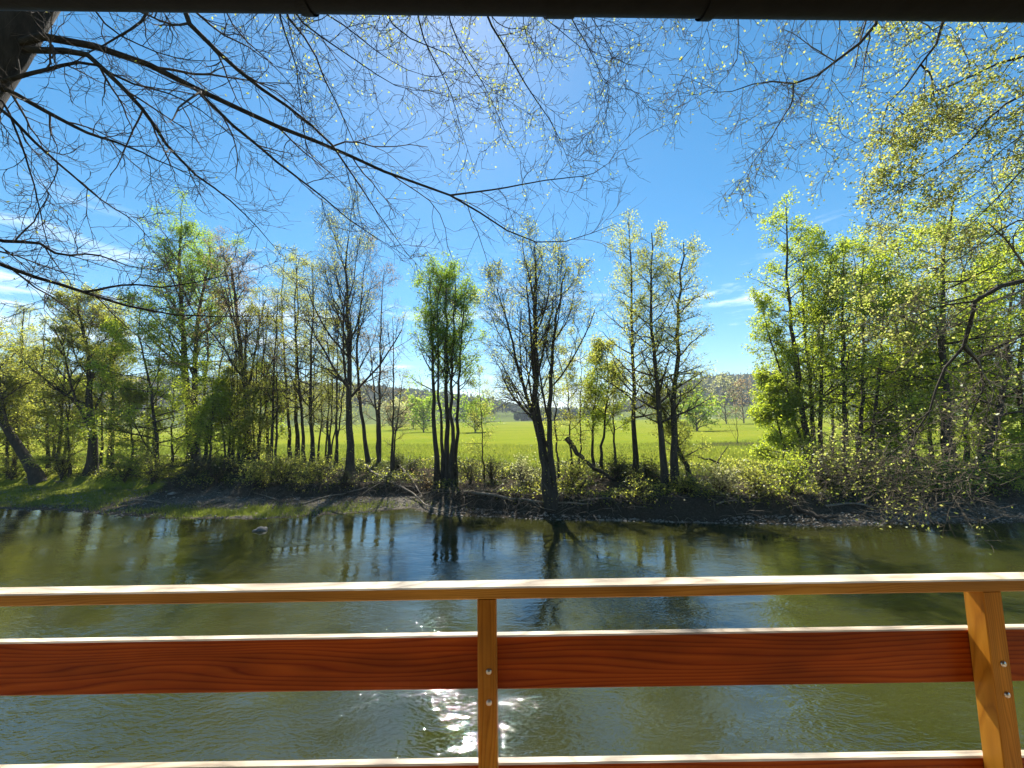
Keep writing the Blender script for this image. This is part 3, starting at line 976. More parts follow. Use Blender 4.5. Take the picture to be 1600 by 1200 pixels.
tree('understorey_tree', 'bright tree behind the stout trunk of the right grove', [[(1455, 728), (1452, 640), (1448, 540), (1452, 420)]], 'leafy', 48, .11, G1, mat='fresh', y0=24, per=13)
tree('understorey_tree', 'sunny tree between stout trunk and slanting mossy trunk', [[(1530, 725), (1534, 640), (1530, 540), (1536, 400)]], 'leafy', 49, .11, G1, mat='fresh', y0=23.5, per=13)
tree('understorey_tree', 'low dark maple at the foot of the right grove', [[(1375, 745), (1376, 710), (1370, 670), (1372, 640)]], 'leafy', 50, .07, G1, mat='fresh', per=13)
tree('understorey_tree', 'low fresh maple below the slanting mossy trunk', [[(1560, 742), (1556, 700), (1562, 660), (1556, 620)]], 'leafy', 51, .07, G1, mat='fresh', per=12)

tree('understorey_tree', 'set back leafy tree between front maple and twin trunks', [[(270, 722), (268, 670), (272, 610), (266, 560)]], 'leafy', 52, .08, G1, mat='fresh', y0=30, per=13, mul=1.25, t0=.03)
tree('understorey_tree', 'set back pale tree between flared base and slim leafy tree', [[(158, 722), (160, 660), (156, 600), (160, 540)]], 'leafy', 53, .08, G1, mat='olive', y0=31, per=13, mul=1.25, t0=.03)
tree('understorey_tree', 'set back olive tree behind the leaning left trunk', [[(45, 725), (42, 670), (46, 610), (40, 550)]], 'leafy', 54, .08, G1, mat='olive', y0=31, per=13, mul=1.25, t0=.03)
tree('understorey_tree', 'set back thin leaved tree right of the reddish budding tree', [[(372, 720), (376, 670), (370, 620), (375, 580)]], 'leafy', 55, .07, G1, mat='olive', y0=30, per=12, mul=2, t0=.03)

# thickets: the slim trees that close the gaps, copied from those above
def copy_tree(src, u, y0, scale, rot, name, label, group):
    p = at_y(u, 700, y0)
    p[2] = float(ground_z(p[0], p[1])) - .05
    r = src.copy()
    r.name = name
    r.location = tuple(p)
    r.scale = (scale,) * 3
    r.rotation_euler = (0, 0, rot)
    COL.objects.link(r)
    tag(r, label, 'tree', group)
    for ch in src.children:
        c = ch.copy()
        COL.objects.link(c)
        c.parent = r
    return r


byl = {}
for o in COL.objects:
    if o.parent is None and o.type == 'EMPTY': byl.setdefault(o.name, o)
rngc = np.random.default_rng(91)
GL, GR = 'thicket behind the left bank trees', 'thicket behind the right grove'
for u, y0, k, sc_, lb, g_ in [
    (25, 30, 'alder_clump', .8, 'pair of slim stems behind the leaning trunk at far left', GL),
    (100, 29, 'forked_tree', .85, 'slim forked tree just left of the flared root base, set back', GL),
    (172, 31, 'alder_clump', .75, 'small alder pair set back right of the flared root base', GL),
    (232, 32, 'forked_tree', .9, 'bare forked tree peeping out behind the dense bright maple', GL),
    (318, 30, 'alder_clump', .85, 'alder pair standing right behind the twin dark trunks', GL),
    (362, 29, 'stem_thicket', .95, 'cluster of thin stems just left of the reddish budding tree', GL),
    (405, 28, 'stem_thicket', 1.0, 'cluster of thin stems just right of the reddish budding tree', GL),
    (430, 27, 'forked_tree', .9, 'slim forked tree left of the alder pair, set back', GL),
    (478, 28, 'alder_clump', .85, 'smaller alder pair between alder pair and five stem thicket', GL),
    (528, 27, 'stem_thicket', .9, 'cluster of thin stems close left of the big rising tree', GL),
    (85, 34, 'undergrowth_maple', 1.6, 'round low maple far back left of the flared root base', GL),
    (390, 36, 'undergrowth_maple', 1.3, 'round low maple far back behind the reddish budding tree', GL),
    (1335, 25, 'alder_clump', .85, 'alder pair inside the right grove between its leafy stems', GR),
    (1400, 22, 'stem_thicket', 1.1, 'cluster of thin stems in the right grove left of drooping bough', GR),
    (1505, 23, 'alder_clump', .85, 'alder pair between stout trunk and slanting mossy trunk', GR),
    (1548, 24, 'bright_clump', .8, 'many stemmed bright tree behind the slanting mossy trunk', GR),
]:
    copy_tree(byl[k], u, y0, sc_ * rngc.uniform(.92, 1.08), rngc.uniform(0, 6.28), 'thicket_tree', lb, g_)
copy_tree(byl['thin_pole_tree'], 872, 20.5, 1.0, 2.0, 'thin_pole_tree', 'thin pole close behind the gnarled trunk on its right', G1)
copy_tree(byl['thin_pole_tree'], 905, 21.5, .9, 4.0, 'thin_pole_tree', 'thin pole between the gnarled tree and the crooked saplings', G1)
copy_tree(byl['thin_pole_tree'], 756, 21.0, .75, 1.0, 'thin_pole_tree', 'thin whip of a tree between five stem column and gnarled tree', G1)
copy_tree(byl['crooked_sapling'], 960, 24.0, .9, 1.0, 'crooked_sapling', 'small green sapling just left of the first tall alder', G1)
copy_tree(byl['forked_tree'], 615, 24.0, .7, 3.0, 'forked_tree', 'light forked tree set back left of the five stem column', G1)

# trees standing farther off, round the meadow
def far_tree(label, u, v_top, y0, w, mat, seed, trunk=.25, slim=False):
    rng = np.random.default_rng(seed)
    w = w * 1.7
    p = at_y(u, 660, y0)
    gz = float(ground_z(p[0], p[1])) if y0 < 325 else float(hill_z(p[0], p[1]))
    top = at_y(u, v_top, y0)[2]
    H = top - gz
    root = empty('meadow_tree', (p[0], p[1], gz))
    tag(root, label, 'tree', 'trees round the meadow')
    P = np.array([[p[0] + rng.normal(0, .12), p[1], gz - .3 + (H * .9 + .3) * t] for t in np.linspace(0, 1, 8)])[None]
    R = trunk * (1 - .8 * np.linspace(0, 1, 8))[None]
    V, Q = tubes(P, R, 6)
    mk('trunk', V, Q, mat=BARKG, parent=root, smooth=True)
    P1, R1 = grow(rng, P, R, 26, .05, 1, .9, lambda t, L: w * .55 * np.sin(np.clip(t * 1.05, .15, 1) * 3.0) ** .6 + .2, .5, .06, .1, 5, .03)
    P2, R2 = grow(rng, P1, R1, 7, .2, 1, .8, lambda t, L: L * .5, .6, .05, .12, 3, .02)
    V, Q = join([tubes(P1, R1, 4), tubes(P2, R2, 3)])
    mk('branches', V, Q, mat=TWIG, parent=root)
    C = along(rng, P2, 5 if slim else 14, .1, .22 + y0 * .0012)
    V, Q = leaf_tris(rng, C, .22 + y0 * .0028)
    mk('crown', V, None, Q, mat=LEAF[mat], parent=root)


far_tree('round pale green tree at the meadow edge behind the slanting tree', 618, 640, 150, 9, 'pale', 101)
far_tree('green bush like tree at the far meadow edge between forked tree and column', 645, 636, 170, 12, 'olive', 102)
far_tree('olive tree at the meadow edge just left of the five stem column', 662, 628, 120, 8, 'green', 103)
far_tree('dark green tree at the meadow edge right of the five stem column', 742, 640, 110, 9, 'green', 104)
far_tree('dark round tree on the meadow behind the right alder pole', 1088, 636, 95, 7.5, 'green', 106)
far_tree('tall pale bare tree before the right hill', 1134, 585, 170, 10, 'pale', 108, .3, True)
far_tree('second pale bare tree before the right hill, nearer the grove', 1162, 592, 180, 10, 'bud', 109, .3, True)
far_tree('pale tree far off behind the stem thicket', 505, 630, 160, 13, 'pale', 111)
far_tree('pale tree far off behind the alder pair', 440, 628, 150, 13, 'olive', 112)

# ------------------------------------------------------------------ shrubs and undergrowth on the far bank
def shrub(name, label, u, v, h, w, mat, seed, n=2600, leaf=.078, bare=False, cat='shrub'):
    cen = 530 < u < 1110
    h, w, n = h * (1.0 if cen else 1.35), w * (1.1 if cen else 1.45), int(n * (.8 if cen else 1.35))
    rng = np.random.default_rng(seed)
    b = hit_ground(u, v)
    root = empty(name, tuple(b))
    tag(root, label, cat, 'shrubs on the far bank')
    k = 14
    a = rng.random(k) * 6.283
    L = h * rng.uniform(.6, 1.1, k)
    lean = rng.uniform(.1, .9, k) * w / h * .5
    t = np.linspace(0, 1, 6)
    P = b[None, None, :] + np.stack([np.cos(a)[:, None] * (lean * L)[:, None] * t ** 1.4, np.sin(a)[:, None] * (lean * L)[:, None] * t ** 1.4,
                                     L[:, None] * t * (1 - .25 * lean[:, None] * t) - .12 * (1 - t)], -1)
    P[:, 1:] += rng.normal(0, .03, P[:, 1:].shape)
    R = .018 * h ** .5 * np.linspace(1, .3, 6)[None] * np.ones((k, 1))
    P2, R2 = grow(rng, P, R, 7, .15, 1, .8, lambda t, L: L * .45, .6, .04, .15, 4, .005)
    P3, R3 = grow(rng, P2, R2, 4, .15, 1, .8, lambda t, L: L * .5, .7, .02, .15, 2, .004)
    V, Q = join([tubes(P, R, 5), tubes(P2, R2, 3), tubes(P3, R3, 3)])
    mk('stems', V, Q, mat=TWIG if not bare else DEAD, parent=root)
    C = along(rng, P3, max(1, n // len(P3)), 0, .13)
    C = C[rng.random(len(C)) < np.clip(.6 + .9 * nz(C[:, 0] + C[:, 1], C[:, 2] * 1.5, .3, seed % 13), .05, 1)]
    g = ground_z(C[:, 0], C[:, 1])
    C = C[C[:, 2] > g + .02]
    V, Q = leaf_tris(rng, C, leaf)
    mk('foliage', V, None, Q, mat=LEAF[mat], parent=root)


SH = [
    ('leafy shrub at the far left beside the grassy spit', 20, 752, 1.6, 2.6, 'olive', 2800),
    ('sunlit yellow green shrub left of the flared root base', 95, 748, 1.7, 2.6, 'olive', 3000),
    ('dense bright green bush right of the flared root base', 195, 752, 1.3, 2.2, 'fresh', 4200),
    ('loose leafy shrub under the front maple', 238, 757, 1.5, 2.4, 'olive', 2600),
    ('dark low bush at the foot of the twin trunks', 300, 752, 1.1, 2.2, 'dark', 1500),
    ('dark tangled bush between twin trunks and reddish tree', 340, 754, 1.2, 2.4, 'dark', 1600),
    ('arching sunlit shrub hanging over gravel below the reddish tree', 395, 762, 1.3, 2.6, 'olive', 3000),
    ('yellow green shrub below the alder pair', 445, 755, 1.2, 2.4, 'olive', 2600),
    ('low leafy shrub in front of the stem thicket', 500, 754, 1.0, 2.2, 'olive', 2000),
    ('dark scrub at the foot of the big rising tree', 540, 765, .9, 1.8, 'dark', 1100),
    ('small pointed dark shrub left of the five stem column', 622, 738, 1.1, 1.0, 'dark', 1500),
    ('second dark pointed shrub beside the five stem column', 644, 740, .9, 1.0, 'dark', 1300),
    ('brown tangle of scrub at the foot of the five stem column', 670, 770, 1.1, 2.0, 'bud', 700),
    ('dark scrub between the column and the thin tree', 735, 755, 1.2, 1.8, 'dark', 1200),
    ('dark upright scrub left of the dark gnarled tree', 768, 752, 1.2, 1.5, 'dark', 1300),
    ('sunlit pale shrub just left of the gnarled trunk', 815, 760, 1.1, 2.0, 'pale', 2200),
    ('leafy olive bush right of the gnarled trunk', 890, 765, 1.1, 2.0, 'olive', 2400),
    ('round dark bush between saplings and first alder pole', 965, 748, 1.1, 2.0, 'dark', 2300),
    ('dark bush between the first two alder poles', 1012, 752, 1.0, 1.8, 'dark', 2000),
    ('low sunlit shrub on the bank under the alder poles', 1000, 776, .7, 2.2, 'olive', 2000),
    ('leafy shrub around the leaning prop trunk', 1075, 772, .8, 2.0, 'olive', 2000),
    ('sunny weeds shrub right of the prop trunk', 1130, 770, .8, 2.4, 'pale', 2200),
    ('sunny shrub below the bright yellow green maple', 1185, 770, 1.0, 2.6, 'olive', 2800),
    ('bright leafy bush at the left foot of the right grove', 1235, 770, 1.2, 2.4, 'fresh', 3000),
    ('dark bush amid the stems of the bright clump', 1290, 768, 1.2, 2.2, 'dark', 2200),
    ('brown dry shrub beneath the middle of the right grove', 1345, 768, 1.2, 2.4, 'bud', 2000),
    ('deep green bush under the drooping bough', 1405, 772, 1.2, 2.6, 'green', 3000),
    ('broad leafed bush left of the slanting mossy trunk', 1470, 775, 1.2, 2.6, 'green', 2800),
    ('sunlit bush at the right edge beyond the gravel', 1570, 765, 1.0, 2.6, 'fresh', 2600),
]
for i, (lb, u, v, h, w, m_, n_) in enumerate(SH):
    shrub('bank_shrub', lb, u, v, h, w, m_, 300 + i, n_)

rng = np.random.default_rng(77)


def scatter_bank(n, s0, s1, xr=(-34, 30)):
    x = rng.uniform(xr[0], xr[1], n)
    sfl = rng.uniform(s0, s1, n)
    y = wline(x) + np.interp(x, FLX, FLW) + sfl
    return x, y, sfl


# ground cover on the bank: nobody could count it
n = 200000
x, y, sf = scatter_bank(n, .15, 8.5)
den = nz(x, y, .9, 3) + .5 * nz(x, y, .35, 8)
k = rng.random(n) < np.clip(.38 + 1.0 * den, .02, 1)
x, y, den = x[k], y[k], den[k]
hh = np.clip(.14 + .30 * den, .03, .6) * rng.random(len(x)) ** .7
C = np.stack([x, y, ground_z(x, y) + hh], -1)
mk_ = rng.random(len(C)) < .33 + .4 * nz(C[:, 0], C[:, 1], 2.2, 6) + .35 * sstep(7, 12, C[:, 0])
V, Q = leaf_tris(rng, C[mk_], .10)
tag(mk('ground_cover', V, None, Q, mat=LEAF['olive'], kind='stuff'), 'pale leafy weeds covering the far bank', 'weeds')
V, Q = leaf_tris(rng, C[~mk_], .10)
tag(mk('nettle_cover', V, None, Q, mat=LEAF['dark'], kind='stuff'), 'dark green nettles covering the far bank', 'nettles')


def blades(x, y, h, w, rng):
    n = len(x)
    z = ground_z(x, y)
    a = rng.random(n) * 6.283
    b = np.stack([x, y, z - .01], -1)
    sdir = np.stack([np.cos(a), np.sin(a), 0 * a], -1) * w[:, None] * .5
    tip = b + np.stack([rng.normal(0, .35, n) * h, rng.normal(0, .35, n) * h, h], -1)
    V = np.stack([b - sdir, b + sdir, tip], 1).reshape(-1, 3)
    return V, np.arange(n * 3).reshape(-1, 3)


n = 70000
x = rng.uniform(-46, 46, n)
y = wline(x) + np.interp(x, FLX, FLW) + 4.5 + 26 * rng.random(n) ** 1.6
V1, T1 = blades(x, y, rng.uniform(.12, .38, n), np.full(n, .035), rng)
tag(mk('meadow_grass', V1, None, T1, mat=LEAF['grass'], kind='stuff'), 'tall spring grass along the meadow edge', 'grass')
n = 26000
x1 = rng.uniform(-34, -20.5, n // 2); y1 = wline(x1) + rng.uniform(.5, 5.2, n // 2)
x2 = rng.normal(-12.5, 3.6, n // 2); y2 = wline(x2) + np.abs(rng.normal(.9, .5, n // 2)) + .15
x = np.concatenate([x1, x2]); y = np.concatenate([y1, y2])
k = rng.random(n) < np.clip(.5 + .9 * nz(x, y, .7, 4), .02, 1)
x, y = x[k], y[k]
V1, T1 = blades(x, y, rng.uniform(.06, .22, len(x)), np.full(len(x), .03), rng)
tag(mk('shore_grass', V1, None, T1, mat=LEAF['grass'], kind='stuff'), 'short green grass tufts on the gravel shore', 'grass')

# brushwood: tangled dead twigs and roots hanging over the bank edge
n = 1900
x = np.concatenate([rng.normal(-3.5, 4.5, n // 2), rng.uniform(-24, 24, n - n // 2)])
sf = np.abs(rng.normal(.15, .7, n)) - .1
y = wline(x) + np.interp(x, FLX, FLW) + sf
p = np.stack([x, y, ground_z(x, y)], -1)
a = rng.random(n) * 6.283
d = unit(np.stack([np.cos(a), np.sin(a) * .7 - .35, rng.uniform(-.1, 1.0, n)], -1))
st = (rng.uniform(.3, 1.3, n) / 4)[:, None]
out_ = [p]
for q in range(4):
    d = unit(d + rng.normal(0, .28, d.shape) + np.array([0, 0, -.22]))
    p = p + d * st
    g_ = ground_z(p[:, 0], p[:, 1]) + .015
    p[:, 2] = np.maximum(p[:, 2], np.maximum(g_, -.05))
    out_.append(p.copy())
B = np.stack(out_, 1)
R = rng.uniform(.006, .016, n)[:, None] * np.linspace(1, .35, 5)[None]
sel = rng.random(n) < .35
V, Q = tubes(B[sel], R[sel], 3)
tag(mk('brushwood', V, Q, mat=DEAD, kind='stuff'), 'pale dead brushwood tangled along the bank edge', 'brushwood')
V, Q = tubes(B[~sel], R[~sel], 3)
tag(mk('root_tangle', V, Q, mat=BARK, kind='stuff'), 'dark tangle of roots and twigs over the bank edge', 'roots')

# gravel: octahedral pebbles half sunk in the shore
n = 5500
x = rng.uniform(-32, 30, n)
fl = np.interp(x, FLX, FLW)
y = wline(x) + fl * rng.random(n) * 1.05 - .1
r_ = .02 + .07 * rng.random(n) ** 3
oc = np.array([(1, 0, 0), (-1, 0, 0), (0, 1, 0), (0, -1, 0), (0, 0, .6), (0, 0, -.6)], float)
of = np.array([(0, 2, 4), (2, 1, 4), (1, 3, 4), (3, 0, 4), (2, 0, 5), (1, 2, 5), (3, 1, 5), (0, 3, 5)])
V = oc[None] * r_[:, None, None] * rng.uniform(.6, 1.3, (n, 6, 1)) + np.stack([x, y, ground_z(x, y) + r_ * .2], -1)[:, None]
T = (of[None] + (np.arange(n) * 6)[:, None, None]).reshape(-1, 3)
tag(mk('gravel', V, None, T, mat=PEBBLE, kind='stuff'), 'grey pebbles strewn along the far shore', 'gravel')

# ------------------------------------------------------------------ fallen wood and stones
def lying(name, label, pts, r, mat, seed, lift=0.0, ys=None, cat='branch', side=True, group=None):
    rng = np.random.default_rng(seed)
    P = []
    for k, (u, v) in enumerate(pts):
        if ys is not None:
            P.append(at_y(u, v, ys[k] if isinstance(ys, (list, tuple)) else ys))
        else:
            q = hit_ground(u, v)
            P.append(q + np.array([0, 0, r * .6 + lift]))
    P = resample(np.array(P), 12)
    P[1:-1] += rng.normal(0, r * .35, P[1:-1].shape)
    R = r * np.linspace(1, .4, 12)
    root = empty(name, tuple(P[0]))
    tag(root, label, cat, group)
    V, Q = tubes(P[None], R[None], 8)
    mk('stem', V, Q, mat=mat, parent=root, smooth=True)
    if side:
        P1, R1 = grow(rng, P[None], R[None], 6, .3, 1, .7, lambda t, L: L * .22, .45, .05, .15, 5, .006)
        V, Q = tubes(P1, R1, 4)
        mk('side_twigs', V, Q, mat=mat, parent=root)


lying('fallen_branch', 'long pale dead branch sliding from the bank into the water', [(572, 730), (585, 745), (607, 760), (635, 768), (650, 780), (665, 797), (702, 809)], .07, DEAD, 401, .12)
lying('fallen_branch', 'short pale dead branch crossing above the long one', [(625, 732), (640, 750), (650, 767), (660, 784)], .06, DEAD, 402, .15)
lying('fallen_log', 'grey log lying along the shore right of the five stem column', [(737, 774), (800, 783), (860, 790), (930, 793)], .07, DEAD, 403, .03, cat='log')
lying('fallen_log', 'dark fallen trunk leaning in the scrub behind the gnarled tree', [(885, 685), (905, 712), (925, 730), (962, 750)], .14, BARK, 404, ys=[20.6, 20.4, 20.2, 20.0], cat='log')
lying('crossed_log', 'dark log propped on a stick in the sunny grass', [(1148, 736), (1128, 728), (1110, 718), (1090, 714)], .09, BARK, 405, ys=[23, 23, 23, 23], cat='log', side=False)
lying('propping_stick', 'thin forked stick standing upright against the propped log', [(1110, 762), (1115, 735), (1120, 722), (1138, 697)], .045, BARK, 406, ys=22.6, cat='stick')
lying('driftwood', 'pale driftwood stick on gravel below the twin trunks', [(300, 768), (330, 772), (365, 768)], .05, DEAD, 407)
lying('driftwood', 'thin pale root lying on gravel below the big rising tree', [(470, 790), (500, 780), (530, 775), (575, 765)], .05, DEAD, 408, .03)
lying('driftwood', 'bleached branch on the shore under the right grove', [(1290, 795), (1330, 790), (1370, 797), (1420, 800)], .05, DEAD, 409, .04)
lying('driftwood', 'dark rooty log at the water edge right of centre', [(1240, 795), (1262, 806), (1290, 815), (1310, 812)], .10, BARK, 410, .05)
lying('driftwood', 'pale bent branch at far left under the leaning trunk', [(35, 757), (70, 752), (110, 757)], .05, DEAD, 411, .05)


rngd = np.random.default_rng(55)
for q, (u, pale, lb) in enumerate([
    (255, 1, 'pale thin stick on gravel below the dense bright maple'), (350, 0, 'dark thin stick on the shore below the twin trunks'),
    (430, 1, 'pale thin stick on gravel below the alder pair'), (505, 0, 'dark thin stick at the waterline below the stem thicket'),
    (560, 1, 'pale thin stick near water below the big rising tree'), (600, 0, 'dark thin stick beside the long pale dead branch'),
    (655, 1, 'pale thin stick at the left foot of the five stem column'), (725, 1, 'pale thin stick right of the five stem column'),
    (780, 0, 'dark thin stick on the shore before the gnarled tree'), (905, 1, 'pale thin stick at the waterline right of the gnarled trunk'),
    (1020, 0, 'dark thin stick on the dark bank under the alder poles'), (1120, 1, 'pale thin stick on the bank below the propped log'),
    (1330, 0, 'dark thin stick on the shore below the right grove'), (1475, 1, 'pale thin stick on the shore below the stout trunk')]):
    v = np.interp(u, [250, 470, 640, 860, 1300, 1500], [783, 785, 775, 782, 797, 800]) + rngd.uniform(-12, 8)
    du, dv = rngd.uniform(22, 60) * rngd.choice([-1, 1]), rngd.uniform(-10, 14)
    lying('dead_stick', lb, [(u, v), (u + du * .5, v + dv * .4 - 2), (u + du, v + dv)], rngd.uniform(.025, .045),
          DEAD if pale else BARK, 420 + q, .06, cat='stick', group='dead sticks along the waterline')


def stone(label, u, v, size, seed, mat=STONE):
    rng = np.random.default_rng(seed)
    p = hit_ground(u, v) if v < 795 else at_z(u, v, 0)
    import bmesh
    bm = bmesh.new()
    bmesh.ops.create_icosphere(bm, subdivisions=3, radius=1)
    off = Vector(rng.uniform(-9, 9, 3))
    for vv in bm.verts:
        c = vv.co.copy()
        vv.co = c * (1 + .35 * mnoise.noise(c * 1.3 + off) + .12 * mnoise.noise(c * 3.1 + off))
        vv.co = Vector((vv.co.x * size[0], vv.co.y * size[1], vv.co.z * size[2]))
    me = bpy.data.meshes.new('stone')
    bm.to_mesh(me); bm.free()
    for q in me.polygons: q.use_smooth = True
    me.materials.append(mat)
    o = bpy.data.objects.new('stone', me)
    o.location = tuple(p)
    COL.objects.link(o)
    tag(o, label, 'stone')


stone('dark wet stone poking out of the river at left', 407, 829, (.26, .2, .13), 501)
stone('pale flat stone on the waterline below the bright clump', 1160, 815, (.14, .12, .08), 502, PEBBLE)
stone('grey stone on gravel right of the right grove shore', 1450, 805, (.22, .2, .12), 503, PEBBLE)
stone('flat grey stone on the gravel left of the wet stone', 270, 772, (.25, .2, .12), 504, PEBBLE)

# ------------------------------------------------------------------ two near trees whose boughs hang over the river
def limb_set(name, label, trunk, trunk_r, limb, boughs, seed, bark, twigmat, leafmat, n2, n3, per, leaf, leafclip, rscale=1.0, droop=-.02, limb_r=.14):
    rng = np.random.default_rng(seed)
    tp = resample(np.array(trunk), 18)
    tr = trunk_r * np.linspace(1.15, .55, 18)
    root = empty(name, tuple(tp[0]))
    tag(root, label, 'tree')
    P = tp.copy()
    P[1:] += rng.normal(0, .015, P[1:].shape)
    V, Q = tubes(P[None], tr[None], 20)
    V += unit(V - np.repeat(P, 20, 0)) * (nz(V[:, 0] * 3 + V[:, 1], V[:, 2] * 1.3, .12, 1) * .022)[:, None]
    mk('trunk', V, Q, mat=bark, parent=root, smooth=True)
    lp = resample(np.array(limb), 16)
    V, Q = tubes(lp[None], (limb_r * np.linspace(1, .45, 16))[None], 10)
    mk('limb', V, Q, mat=bark, parent=root, smooth=True)
    allP, allR, dens = [], [], []
    for pts, y0, y1, r, lv in boughs:
        m = len(pts)
        L = []
        for k, (u, v) in enumerate(pts):
            L.append(at_y(u, v, y0 + (y1 - y0) * k / (m - 1)))
        if pts[0][1] < 45:                                  # hangs from the overhead limb: carry it up to it
            dd = np.linalg.norm(lp - (L[0] + np.array([0, 0, 1.6]))[None], axis=1)
            q = lp[np.argmin(dd)]
            L = [q, q * .45 + L[0] * .55 + np.array([0, .1, .1])] + L
        elif pts[0][0] > 1590 or pts[0][0] < 5:             # leaves the frame sideways: carry it to the trunk
            dd = np.linalg.norm(tp - (L[0] + np.array([0, 0, -.3]))[None], axis=1)
            L = [tp[np.argmin(dd)]] + L
        elif pts[0][0] < 140 and pts[0][1] < 200:           # springs from the visible trunk
            dd = np.linalg.norm(tp - (L[0] - np.array([.25, 0, .1]))[None], axis=1)
            L = [tp[np.argmin(dd)]] + L
        elif allP:                                          # forks from a bough already there
            flat_ = np.concatenate(allP); fr_ = np.concatenate(allR)
            k_ = np.argmin(np.linalg.norm(flat_ - L[0][None], axis=1))
            q = flat_[k_]
            y0 = q[1]
            L = [q] + [at_y(u, v, y0 + (y1 - y0) * k / (m - 1)) for k, (u, v) in enumerate(pts) if k > 0]
            r = min(r, fr_[k_] / rscale * .95)
        Pq = resample(np.array(L), 18)
        Pq[0] = L[0]
        w = rng.normal(0, .012, Pq.shape); w[0] = 0
        Pq += np.cumsum(w, 0) * .6
        R = r * rscale * (.08 + .92 * np.linspace(1, 0, 18) ** 1.15)
        V, Q = tubes(Pq[None], R[None], 7)
        mk('bough', V, Q, mat=bark, parent=root, smooth=True)
        allP.append(Pq); allR.append(R); dens.append(lv)
    AP, AR = np.array(allP), np.array(allR)
    P2, R2 = grow(rng, AP, AR, n2, .12, 1, .75, lambda t, L: .16 * L * (1.2 - .6 * t) + .25, .5, droop, .16, 8, .0042, .3)
    P3, R3 = grow(rng, P2, R2, n3, .12, 1, .8, lambda t, L: .42 * L + .08, .65, .03, .20, 6, .0034, .35)
    P4, R4 = grow(rng, P3, R3, 3, .2, 1, .8, lambda t, L: .45 * L + .04, .8, .07, .18, 3, .0028, .35)
    V, Q = join([tubes(P2, R2, 5), tubes(P3, R3, 4), tubes(P4, R4, 3)])
    mk('twigs', V, Q, mat=twigmat, parent=root, kind='stuff')
    lvw = np.repeat(np.array(dens), n2 * n3 * 3)
    C = along(rng, P4, per, .2, .04)
    w = np.repeat(lvw, per)
    cl = nz(C[:, 0], C[:, 2] + C[:, 1] * .5, .22, seed % 7)
    k = rng.random(len(C)) < w * np.clip(.55 + .8 * cl, .05, 1)
    V, Q = leaf_quads(rng, C[k], leaf, .15)
    mk('leaves', V, Q, mat=leafmat, parent=root, kind='stuff')


